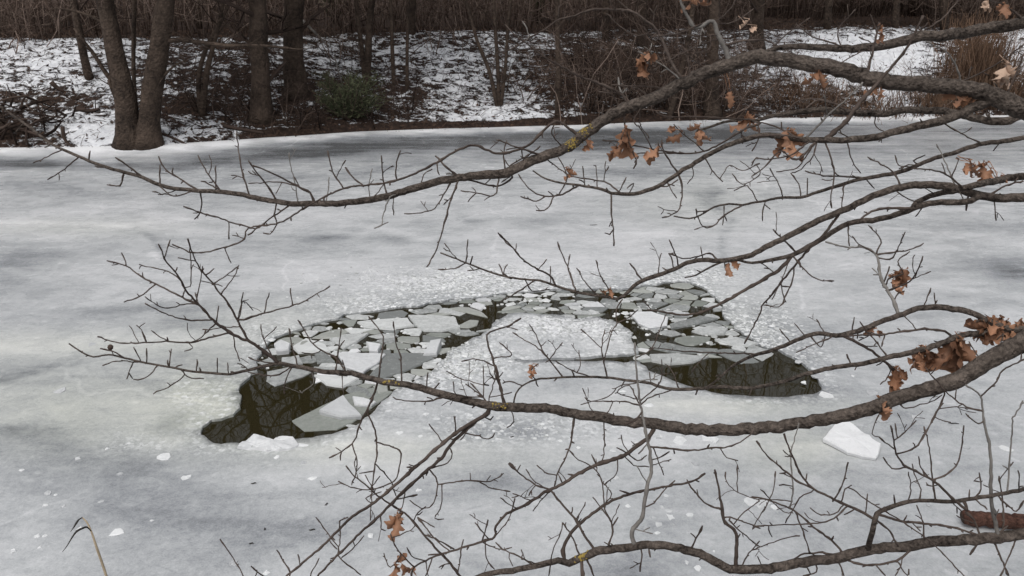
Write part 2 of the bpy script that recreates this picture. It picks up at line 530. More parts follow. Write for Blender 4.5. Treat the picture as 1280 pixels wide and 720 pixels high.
# hole boundary edges -> skirt
ec = {}
for f in tri:
    for a, b_ in ((f[0], f[1]), (f[1], f[2]), (f[2], f[0])):
        ec[(a, b_)] = 1
bnd = [e for e in ec if (e[1], e[0]) not in ec]
IV = np.column_stack([rv, np.full(len(rv), ICE)])
sd_ = IV[:, 1] - shore(IV[:, 0])
IV[:, 2] += .006 * np.array([n3(x * .7, y * .7, 4) for x, y, _ in IV]) + .07 * np.exp(-((np.minimum(sd_, 0)) / .22) ** 2)
u, v, d = project(IV)
tone = np.zeros(len(IV)); green = np.zeros(len(IV)); slush = np.zeros(len(IV)); wet = np.zeros(len(IV))
tone += .0
for cx, cy, rx, ry, an, a in [
    (60, 206, 150, 5, 1, -.45), (330, 196, 150, 10, -6, -.30), (560, 178, 220, 7, -4, -.32), (780, 175, 150, 9, -3, -.28), (900, 170, 120, 9, 0, -.22), (430, 215, 130, 8, -3, -.16), (150, 240, 200, 7, 2, -.12),
    (20, 325, 70, 13, -6, -.26), (250, 402, 60, 12, -3, -.22), (190, 385, 150, 9, -4, -.10), (20, 538, 45, 6, 0, -.32), (215, 530, 30, 10, -18, -.22),
    (885, 246, 35, 14, 8, -.20), (690, 277, 120, 5, 3, -.18), (1268, 338, 45, 14, 4, -.36), (1180, 300, 80, 8, 3, -.10), (1240, 285, 90, 6, 3, -.10), (770, 215, 60, 5, 0, -.22), (1100, 190, 120, 5, 1, -.12),
    (408, 297, 25, 4, 0, -.26), (492, 298, 22, 4, 0, -.20), (592, 277, 16, 3, 0, -.25), (400, 305, 90, 14, -4, -.10),
    (240, 640, 160, 34, 0, -.13), (180, 600, 160, 40, 0, -.12), (330, 690, 160, 40, 0, -.12), (100, 560, 180, 40, 0, -.12), (60, 470, 140, 24, -4, -.12), (170, 480, 70, 14, 0, -.08), (640, 600, 60, 14, 0, -.12), (780, 715, 60, 22, 0, -.26), (600, 620, 120, 22, 0, -.06),
    (640, 540, 60, 10, 0, -.15), (745, 470, 110, 14, 0, -.10), (970, 580, 60, 10, 0, -.12), (690, 425, 30, 8, 0, -.12), (1040, 660, 200, 60, 0, -.03), (1150, 520, 120, 60, 0, -.03), (990, 395, 60, 22, 0, -.05),
    (60, 430, 240, 12, -2, .16), (40, 290, 120, 10, 2, .10), (150, 265, 220, 14, 2, .10), (330, 350, 200, 30, -2, .08), (520, 270, 250, 20, 0, .05), (980, 320, 260, 40, 0, .08), (900, 250, 180, 20, 0, .10),
    (590, 345, 110, 18, -6, .14), (700, 330, 120, 20, -3, .10), (850, 508, 130, 10, 2, .20), (300, 600, 60, 12, 0, .12), (170, 552, 60, 14, 0, .16), (1000, 560, 60, 22, 0, .14), (440, 560, 90, 14, -8, .14), (560, 570, 160, 20, 0, .10), (730, 560, 200, 14, 2, .10),
    (720, 408, 90, 14, 0, .18), (770, 432, 40, 10, 0, .22), (800, 310, 240, 40, 0, .06), (120, 345, 160, 22, 0, .04), (240, 500, 60, 16, -10, .10)]:
    tone += a * gauss(u, v, cx, cy, rx, ry, an)
tone -= .26 * np.clip((212 - v) / 45, 0, 1) * (1 - .5 * np.clip((u - 900) / 300, 0, 1))
lipn = np.array([n3(x * 1.3, y * 4, 5) + .6 * n3(x * 6, y * 9, 2) for x, y, _ in IV])
tone += (.62 + .3 * lipn) * np.exp(-(np.minimum(sd_ + .06 + .10 * lipn, 0) / (.12 + .34 * gauss(u, v, 170, 188, 130, 30))) ** 2) * (sd_ > -2)
tone += .20 * np.exp(-(linedist(u, v, [(0, 279), (100, 279), (160, 283), (182, 300), (197, 322)]) / 4) ** 2)
tone -= .20 * np.exp(-(linedist(u, v, [(164, 287), (190, 300), (208, 318)]) / 6) ** 2)
tone += .10 * np.exp(-(linedist(u, v, [(160, 283), (230, 274), (330, 268)]) / 4) ** 2) + .10 * np.exp(-(linedist(u, v, [(560, 300), (640, 292), (740, 300), (840, 290)]) / 4) ** 2)
tone -= .20 * np.exp(-(linedist(u, v, [(905, 330), (903, 300), (915, 272), (880, 250), (900, 238)]) / 5) ** 2)
tone += .12 * np.exp(-(linedist(u, v, [(440, 300), (470, 285), (540, 300)]) / 4) ** 2)
tone -= .22 * np.exp(-(linedist(u, v, [(0, 478), (30, 468), (60, 460), (100, 457)]) / 3) ** 2)
for cx, cy, rx, ry, a in [(60, 430, 300, 18, .5), (80, 500, 240, 50, .55), (270, 500, 70, 45, .9), (120, 545, 160, 40, .35), (900, 508, 160, 14, .6), (990, 560, 70, 30, .7), (430, 560, 120, 18, .5), (90, 284, 130, 12, .35), (340, 400, 120, 25, .35), (870, 420, 90, 50, .4), (560, 570, 200, 20, .25), (880, 250, 90, 30, .3)]:
    green += a * gauss(u, v, cx, cy, rx, ry)
for cx, cy, rx, ry, a in [(560, 355, 110, 20, .9), (640, 350, 60, 16, .8), (720, 408, 90, 17, 1.2), (590, 455, 50, 22, 1.1), (540, 480, 40, 14, .6), (950, 405, 50, 32, .9), (870, 345, 60, 12, .9), (450, 380, 80, 12, .6), (790, 345, 90, 12, .5), (240, 490, 40, 26, .45), (330, 410, 40, 14, .5), (1010, 440, 40, 16, .6), (700, 530, 150, 16, .4), (170, 555, 40, 14, .5), (660, 545, 90, 18, .35), (580, 530, 60, 22, .35)]:
    slush += a * gauss(u, v, cx, cy, rx, ry)
slush = np.clip(slush, 0, 1)
nh_ = (u > 220) & (u < 1060) & (v > 340) & (v < 570)
dh = np.full(len(IV), 9.0)
dh[nh_] = np.min(np.hypot(IV[nh_][:, None, 0] - hp[None, :, 0], IV[nh_][:, None, 1] - hp[None, :, 1]), axis=1)
tone -= .16 * np.exp(-(dh / .05) ** 2) * np.array([.6 + .8 * n3(x * 4, y * 4, 6) for x, y, _ in IV])
slush = np.clip(slush + .45 * np.exp(-(dh / .16) ** 2), 0, 1)
wet += .35 + .55 * np.clip((215 - v) / 40, 0, 1)
for cx, cy, rx, ry, a in [(60, 206, 150, 7, .5), (20, 325, 80, 16, .4), (1268, 338, 60, 18, .5), (250, 402, 60, 14, .4), (1100, 600, 300, 120, .25), (720, 615, 160, 40, .2)]:
    wet += a * gauss(u, v, cx, cy, rx, ry)
base_n = len(IV)
verts = IV.tolist(); faces = [tuple(int(i) for i in f) for f in tri]
low = {}
for a, b_ in bnd:
    if min(u[a], u[b_]) > 230 and max(u[a], u[b_]) < 1050 and 340 < v[a] < 565:
        for q in (a, b_):
            if q not in low:
                low[q] = len(verts); x_, y_, _z = IV[q]; verts.append([x_, y_, -.03])
        faces.append((int(b_), int(a), low[a], low[b_]))
me = bpy.data.meshes.new('pond_ice')
me.from_pydata(verts, [], faces)
me.polygons.foreach_set('use_smooth', [True] * base_n + [False] * 0 if False else [True] * len(tri) + [False] * (len(faces) - len(tri)))
ex = [k for k in low]
def extend(a, val=None): return np.concatenate([a, [a[k] if val is None else val for k in ex]])
set_attr(me, 'tone', np.clip(extend(tone) - np.concatenate([np.zeros(base_n), np.full(len(ex), .1)]), -.5, .9))
set_attr(me, 'green', np.clip(extend(green), 0, 1)); set_attr(me, 'slush', extend(slush, 0.)); set_attr(me, 'wet', np.clip(extend(wet), 0, 1))
me.materials.append(ICEM)
o = bpy.data.objects.new('ice', me); COL.objects.link(o); o['kind'] = 'structure'

# ------------------------------------------------------------------ loose ice
def slab(name, poly_w, z0, z1, mat, label, cat, group=None, tilt=(0, 0), jag=.012, step=.05, bump=.004, seed=0):
    """an irregular plate of ice: outline in world xy, bottom z0, top z1, chamfered rim, uneven top"""
    P = densify(poly_w, jag, step, seed)
    P = np.array(P); c = P.mean(axis=0)
    area = 0.5 * np.sum(P[:, 0] * np.roll(P[:, 1], -1) - P[:, 1] * np.roll(P[:, 0], -1))
    if area < 0: P = P[::-1]
    n = len(P)
    mb = MB()
    rel = P - c
    def zt(q): return z1 + tilt[0] * q[0] + tilt[1] * q[1]
    th = z1 - z0
    rr = np.linalg.norm(rel, axis=1)
    ins = np.maximum(0.5, (rr - min(.006, th * .25)) / np.maximum(rr, 1e-4))[:, None]
    r2 = rel * ins; r3 = rel * .55
    verts = [(q[0], q[1], z0 + .4 * (zt(q) - z1)) for q in rel * .97]
    verts += [(q[0], q[1], zt(q) - th * .28) for q in rel]
    verts += [(q[0], q[1], zt(q) + bump * n3((q[0] + c[0]) * 14, (q[1] + c[1]) * 14, 3)) for q in r2]
    verts += [(q[0], q[1], zt(q) + bump * 1.5 * n3((q[0] + c[0]) * 14, (q[1] + c[1]) * 14, 8)) for q in r3]
    verts += [(0, 0, z1 + bump)]
    faces = []
    for k in range(3):
        for i in range(n):
            j = (i + 1) % n
            faces.append((k * n + i, k * n + j, (k + 1) * n + j, (k + 1) * n + i))
    for i in range(n):
        faces.append((3 * n + i, 3 * n + (i + 1) % n, 4 * n))
    mb.add(verts, faces)
    o = mb.build(name, mat, smooth=False)
    o.location = (c[0], c[1], 0)
    return tag(o, label, cat, group)
def W(poly, z=ICE): return [tuple(on_plane(a, b_, z)[:2]) for a, b_ in poly]
def C(ox, oy, pts): return [(ox + a / 3.6, oy + b_ / 3.6) for a, b_ in pts]
A2 = (310, 360)
BIG = [
    ('ice_floe', C(*A2, [(400, 300), (425, 290), (620, 300), (590, 335), (520, 382), (440, 358)]), .030, WHITEICE, 'bright white angular ice floe just above the left pool'),
    ('ice_floe', C(*A2, [(600, 290), (780, 288), (840, 312), (700, 372), (620, 398), (545, 388), (600, 335)]), .014, GREYICE, 'broad smooth grey ice floe right of the bright white floe above the left pool'),
    ('ice_floe', C(*A2, [(195, 590), (330, 522), (440, 470), (560, 440), (655, 458), (600, 500), (540, 545), (470, 598), (400, 630), (250, 636)]), .007, WETICE, 'large half-sunken grey ice plate across the right side of the left pool'),
    ('ice_floe', C(*A2, [(320, 562), (375, 530), (430, 503), (470, 545), (512, 582), (420, 586)]), .05, WHITEICE, 'white triangular ice slab lying on the half-sunken plate in the left pool'),
    ('ice_floe', C(*A2, [(470, 495), (520, 500), (577, 515), (555, 530), (480, 527)]), .032, WHITEICE, 'small narrow white ice slab beside the triangular slab on the half-sunken plate'),
    ('ice_floe', C(*A2, [(720, 122), (820, 120), (935, 130), (955, 180), (870, 192), (790, 190), (750, 160)]), .022, GREYICE, 'large oblong pale ice floe in the upper middle of the broken band'),
    ('ice_floe', C(*A2, [(822, 265), (872, 264), (850, 302), (788, 300)]), .06, WHITEICE, 'small white upturned ice slab at the slushy right end of the left broken band'),
    ('ice_floe', C(*A2, [(295, 388), (390, 392), (500, 402), (430, 442), (350, 430)]), .018, GREYICE, 'pale wedge of ice on the top edge of the left pool, under the big branch'),
    ('ice_floe', C(*A2, [(490, 150), (590, 138), (720, 132), (748, 168), (640, 182), (520, 172)]), .018, GREYICE, 'long flat grey floe left of the oblong pale floe in the broken band'),
    ('ice_floe', C(*A2, [(365, 225), (455, 203), (545, 200), (490, 240), (430, 272)]), .018, GREYICE, 'pale pointed ice floe in the middle of the left broken band'),
    ('ice_floe', C(*A2, [(195, 262), (260, 222), (350, 250), (372, 282), (225, 288)]), .016, GREYICE, 'broad grey floe behind the round ice block at the left end of the band'),
    ('ice_floe', C(*A2, [(118, 262), (150, 245), (192, 262), (185, 288), (128, 294)]), .05, WHITEICE, 'rounded white ice block at the left end of the broken band'),
    ('ice_floe', C(*A2, [(150, 312), (230, 300), (246, 335), (155, 344)]), .02, GREYICE, 'low grey ice floe under the branch fork at the left end of the band'),
    ('ice_floe', C(*A2, [(298, 292), (340, 284), (392, 330), (310, 334)]), .022, GREYICE, 'pale four-sided floe left of the bright white floe'),
    ('ice_floe', C(*A2, [(532, 252), (600, 262), (585, 292), (545, 287)]), .045, WHITEICE, 'small rounded white ice block above the bright white floe'),
    ('ice_floe', C(620, 360, [(600, 112), (700, 108), (775, 135), (770, 170), (690, 182), (640, 160)]), .03, WHITEICE, 'large bright ice floe at the top of the right pool, right of the slushy island'),
    ('ice_floe', C(620, 360, [(780, 160), (920, 122), (1000, 135), (880, 165), (790, 180)]), .018, GREYICE, 'long grey floe right of the large bright floe above the right pool'),
    ('ice_floe', C(620, 360, [(880, 190), (960, 168), (1045, 178), (1030, 205), (930, 205)]), .02, GREYICE, 'pale floe at the right rim of the right pool'),
    ('ice_floe', C(620, 360, [(690, 295), (800, 290), (900, 300), (960, 305), (890, 330), (770, 340), (700, 325)]), .016, GREYICE, 'pale flat floe along the top of the open right pool'),
    ('ice_floe', C(620, 360, [(985, 230), (1080, 215), (1180, 245), (1130, 258), (1050, 250)]), .016, GREYICE, 'thin light floe at the far right of the right pool'),
    ('ice_floe', C(620, 360, [(700, 265), (760, 240), (860, 262), (1000, 270), (990, 292), (800, 284)]), .014, GREYICE, 'long light strip of ice across the upper right pool'),
]
manual = []
for i, (nm, poly, z1, mat, lab) in enumerate(BIG):
    Wp = W(poly)
    tilt = (0, 0)
    if 'upturned' in lab: tilt = (.15, .35)
    if 'triangular' in lab: tilt = (0, .10)
    slab(nm, Wp, -.03 if z1 < .03 else .0, z1, mat, lab, 'ice floe', 'ice floes in the broken water', tilt, seed=i)
    manual.append(Wp)

# broken fragments packed in the band (cells of a random tessellation, each one an object)
OPEN = [W([(225, 565), (225, 500), (285, 466), (326, 459), (395, 466), (440, 484), (500, 484), (500, 500), (400, 556), (250, 560)]),
        W([(800, 452), (850, 452), (905, 444), (925, 436), (1040, 440), (1040, 505), (800, 505)]), W([(630, 456), (630, 438), (799, 438), (799, 456)])]
cand = []
bx0, bx1 = hp[:, 0].min(), hp[:, 0].max(); by0, by1 = hp[:, 1].min(), hp[:, 1].max()
AN = .62                     # shards are longer along the band than across it
tries = 0
while tries < 16000:
    tries += 1
    x, y = random.uniform(bx0, bx1), random.uniform(by0, by1)
    uu, vv, _ = project((x, y, ICE))
    rmin = .052 + .19 * random.random() ** 2.4
    if uu > 600: rmin *= random.choice((.6, .75, 1.0))
    if not inside(HOLEP, np.array(x), np.array(y)): continue
    if any(inside(q, np.array(x), np.array(y)) for q in OPEN): continue
    if any(inside(q, np.array(x), np.array(y)) for q in manual): continue
    if any(((x - a) * AN) ** 2 + (y - b_) ** 2 < max(rmin, r_) ** 2 for a, b_, r_ in cand): continue
    cand.append((x, y, rmin))
seeds = np.array([(a, b_) for a, b_, _ in cand])
man_seeds = np.vstack([np.array(densify(q, 0, .12, 0)) for q in manual])
allseeds = np.vstack([seeds, man_seeds, hp]) * np.array((AN, 1.0))
seeds = seeds * np.array((AN, 1.0))
fr_n = 0
for i, (sx, sy) in enumerate(seeds):
    cell = [(sx + .3 * math.cos(a), sy + .3 * math.sin(a)) for a in np.linspace(0, 2 * np.pi, 12, endpoint=False)]
    dd = np.hypot(allseeds[:, 0] - sx, allseeds[:, 1] - sy)
    for j in np.argsort(dd)[1:22]:
        qx, qy = allseeds[j]
        is_edge = j >= len(seeds)
        f = .5 if not is_edge else .85
        mx, my = sx + (qx - sx) * f, sy + (qy - sy) * f
        nx_, ny_ = qx - sx, qy - sy
        out = []
        for k in range(len(cell)):
            a, b_ = cell[k], cell[(k + 1) % len(cell)]
            da = (a[0] - mx) * nx_ + (a[1] - my) * ny_; db = (b_[0] - mx) * nx_ + (b_[1] - my) * ny_
            if da <= 0: out.append(a)
            if (da < 0) != (db < 0):
                t_ = da / (da - db); out.append((a[0] + (b_[0] - a[0]) * t_, a[1] + (b_[1] - a[1]) * t_))
        cell = out
        if len(cell) < 3: break
    if len(cell) < 3: continue
    sx /= AN; cell = [(a / AN, b_) for a, b_ in cell]
    sh = random.uniform(.84, .97)
    cell = [(sx + (a - sx) * sh, sy + (b_ - sy) * sh) for a, b_ in cell]
    ar = abs(sum(cell[k][0] * cell[(k + 1) % len(cell)][1] - cell[(k + 1) % len(cell)][0] * cell[k][1] for k in range(len(cell)))) / 2
    if ar < .0012: continue
    uu, vv, _ = project((sx, sy, ICE))
    q = random.random()
    if q < (.04 if uu < 560 else .24) and uu > 380: continue
    mat, word, z1 = (GREYICE, 'grey', random.uniform(.004, .009)) if q < .68 else ((WHITEICE, 'white', random.uniform(.007, .014)) if q > .95 else (WETICE, 'dark wet', random.uniform(.004, .009)))
    if uu < 470: reg = 'at the left end of the band above the left pool'
    elif uu < 610: reg = 'in the broken band behind the bright white floe'
    elif uu < 790: reg = 'in the dark strip behind the slushy island'
    else: reg = 'crowding the top of the right pool'
    size = 'small' if ar < .02 else 'larger'
    slab('ice_fragment', cell, -.02, z1, mat, f'{size} {word} ice fragment {reg}', 'ice fragment', f'{size} {word} ice fragments {reg}', (random.uniform(-.08, .08), random.uniform(-.08, .08)), jag=.011, step=.05, bump=.002, seed=i)
    fr_n += 1

# crumbs and slush between the fragments and on the slushy ice
mb = MB()
zones = [(560, 352, 110, 20, 380), (720, 408, 70, 15, 360), (585, 450, 40, 20, 260), (950, 410, 40, 28, 200), (860, 345, 50, 9, 120), (480, 420, 110, 30, 300), (830, 390, 60, 25, 240), (690, 376, 100, 12, 160), (900, 425, 60, 20, 120), (450, 378, 60, 9, 90), (650, 535, 120, 20, 60), (330, 440, 25, 20, 40)]
for cx, cy, rx, ry, n in zones:
    for _ in range(n):
        uu, vv = cx + random.gauss(0, .6) * rx, cy + random.gauss(0, .6) * ry
        q = on_plane(uu, vv, ICE)
        inh = bool(inside(HOLEP, np.array(q.x), np.array(q.y)))
        if inh and any(inside(z_, np.array(q.x), np.array(q.y)) for z_ in OPEN): continue
        if inh and random.random() < .72: continue
        r_ = random.uniform(.006, .022) * (1 if random.random() < .88 else 1.7) * (1.5 if inh else 1)
        z_ = .004 if inh else ICE + .001
        k = random.randint(5, 7); a0 = random.random() * 6
        ring = [(q.x + r_ * random.uniform(.6, 1.2) * math.cos(a0 + 6.283 * i / k), q.y + r_ * random.uniform(.6, 1.2) * math.sin(a0 + 6.283 * i / k)) for i in range(k)]
        h_ = random.uniform(.001, .004)
        vs = [(a, b_, z_ - .006) for a, b_ in ring] + [(q.x + (a - q.x) * .8, q.y + (b_ - q.y) * .8, z_ + h_ * random.uniform(.6, 1)) for a, b_ in ring]
        mb.add(vs, [(i, (i + 1) % k, k + (i + 1) % k, k + i) for i in range(k)] + [tuple(range(k, 2 * k))])
SLUSH = leafmat('ice_crumbs', (.34, .35, .34), (.78, .79, .79), .4)
o = mb.build('ice_slush', SLUSH, smooth=False)
tag(o, 'white crumbs of slush around the broken ice', 'slush', kind='stuff')

# chips lying on top of the ice
def chip_poly(u_, v_, s_):
    q = on_plane(u_, v_, ICE); m = (Vector((0, 0, CAMZ)) - q).length / F
    k = random.randint(6, 9); rx = s_ * m * .46; ry = rx * random.uniform(.7, 1.3); a0 = random.random() * 6
    return [(q.x + rx * random.uniform(.45, 1.2) * math.cos(a0 + 6.283 * i / k), q.y + ry * random.uniform(.45, 1.2) * math.sin(a0 + 6.283 * i / k)) for i in range(k)]
CH_L = [(75, 489, 16), (205, 572, 17), (233, 597, 14), (60, 617, 13), (56, 632, 8), (126, 627, 8), (80, 633, 6), (69, 619, 6), (146, 666, 16), (47, 670, 7), (56, 670, 7), (190, 651, 6), (117, 430, 14), (110, 656, 6), (99, 661, 7), (134, 561, 6), (97, 573, 9), (150, 592, 9), (27, 588, 6), (16, 689, 9), (50, 684, 6)]
CH_B = [(378, 557, 17), (346, 572, 8), (379, 578, 9), (292, 705, 14), (463, 670, 14), (523, 613, 10), (499, 541, 10), (502, 512, 9), (533, 518, 10), (391, 598, 16), (333, 716, 10)]
CH_M = C(620, 520, [(580, 55), (730, 100), (825, 115), (530, 155), (960, 98), (900, 215), (645, 305), (540, 280), (765, 360), (595, 405), (745, 410), (775, 425), (785, 455), (710, 455), (735, 487), (680, 463), (675, 507), (725, 525), (875, 445), (920, 450), (800, 490), (815, 555), (860, 660), (910, 685), (1140, 385), (980, 610), (845, 85), (850, 580), (655, 520)])
CH_MS = [18, 11, 22, 11, 24, 12, 11, 9, 10, 9, 8, 10, 14, 6, 15, 4, 10, 8, 11, 6, 4, 11, 7, 10, 22, 4, 8, 7, 5]
CH_R = [(1031, 494, 22), (1088, 490, 17), (1104, 526, 15), (1143, 521, 13), (1023, 471, 20), (997, 452, 12), (951, 628, 26), (1207, 559, 11), (1258, 561, 17), (1191, 712, 14), (1202, 716, 24), (968, 634, 10), (1066, 470, 6), (812, 507, 18), (775, 490, 17), (734, 503, 10), (796, 473, 22), (881, 540, 30), (1160, 632, 6), (1005, 478, 7)]
for lst, reg in ((CH_L, 'scattered on the smooth grey ice at the lower left'), (CH_B, 'lying on the ice below the left pool'),
                 ([(a[0], a[1], s_) for a, s_ in zip(CH_M, CH_MS)], 'strewn on the ice between the two lower branches'), (CH_R, 'lying on the ice right of and below the right pool')):
    for u_, v_, s_ in lst:
        size = 'tiny' if s_ < 8 else ('small' if s_ < 14 else 'palm-sized')
        slab('ice_chip', chip_poly(u_, v_, s_), ICE - .005, ICE + random.uniform(.002, .006), CHIPICE, f'{size} white ice chip {reg}', 'ice chip', f'{size} ice chips {reg}',
             (random.uniform(-.05, .05), random.uniform(-.05, .05)), jag=.010, step=.022, bump=.002, seed=int(u_))
for u_, v_, L_, an in [(317, 604, 5, .2), (408, 630, 4, 1), (390, 662, 6, .1), (314, 679, 4, 0), (331, 661, 3, 2), (1192, 529, 9, -.2), (742, 281, 8, .1), (1084, 316, 6, .2), (640, 546, 4, 0), (205, 217, 7, .2), (150, 213, 5, .8), (560, 216, 6, .1)]:
    q = on_plane(u_, v_, ICE + .004); m = (Vector((0, 0, CAMZ)) - q).length / F
    mb = MB(); tube(mb, [(q.x + math.cos(an) * L_ * m * t_, q.y + math.sin(an) * L_ * m * t_ + .004 * math.sin(t_ * 5), q.z) for t_ in (-.6, -.2, .2, .6)], [.002, .004, .004, .002], 5)
    tag(mb.build('twig_bit', REEDDARK, origin=tuple(q)), 'tiny dark bit of twig frozen onto the bare pond ice', 'twig', 'dark twig bits on the ice')
# large slabs
slab('ice_slab', W(C(940, 520, [(318, 104), (350, 68), (385, 32), (415, 28), (475, 62), (530, 92), (582, 130), (560, 186), (500, 178), (430, 160)]), .05), .025, .062, WHITEICE,
     'large clean white ice slab on the ice below the big branch at right', 'ice slab', tilt=(.0, .06), jag=.016, step=.03, bump=.006)
mbp = W(C(0, 520, [(1066, 140), (1105, 110), (1140, 86), (1200, 98), (1230, 104), (1262, 92), (1322, 96), (1346, 128), (1300, 150), (1200, 158), (1120, 150)]), .03)
slab('ice_slab', mbp, .0, .034, WHITEICE, 'rough white lump of ice at the lower edge of the left pool', 'ice slab', jag=.03, step=.025, bump=.02, tilt=(0, .05))

# ------------------------------------------------------------------ wet log lying on the ice
a_, b2 = on_plane(1203, 647, .07), on_plane(1330, 656, .07)
root = empty('log', (a_.x, a_.y, ICE), 'short wet reddish-brown log lying on the ice at the right edge', 'log')
mb = MB()
n = 40
pth = [a_.lerp(b2, i / (n - 1)) + Vector((0, 0, .004 * math.sin(i * .9))) for i in range(n)]
tube(mb, [tuple(q) for q in pth], [.042 * (1 + .16 * n3(i * .5, 3, 1) + .08 * n3(i * 1.7, 1, 1)) * (.86 if i == 0 else 1) for i in range(n)], 18, .16)
mb.part('trunk', REDLOG, root, root.location)
mb = MB()
tube(mb, [tuple(pth[0] + (pth[0] - pth[1]).normalized() * .002 * k) for k in (1, 2)], [.031, .029], 12)
mb.part('cut_end', BRUSHD, root, root.location)

# ------------------------------------------------------------------ the overhanging oak
c1 = lambda p: C(0, 0, p); c2 = lambda p: C(310, 0, p); c3 = lambda p: C(620, 0, p); c4 = lambda p: C(940, 0, p)
c5 = lambda p: C(0, 180, p); c6 = lambda p: C(310, 180, p); c7 = lambda p: C(620, 180, p); c8 = lambda p: C(940, 180, p)
d1 = lambda p: C(0, 360, p); d2 = lambda p: C(310, 360, p); d3 = lambda p: C(620, 360, p); d4 = lambda p: C(940, 360, p)
e1 = lambda p: C(0, 520, p); e2 = lambda p: C(310, 520, p); e3 = lambda p: C(620, 520, p); e4 = lambda p: C(940, 520, p)

TRUNK = Vector((3.1, 1.9, 0)); TRUNK.z = near_z(3.1, 1.9) - .05
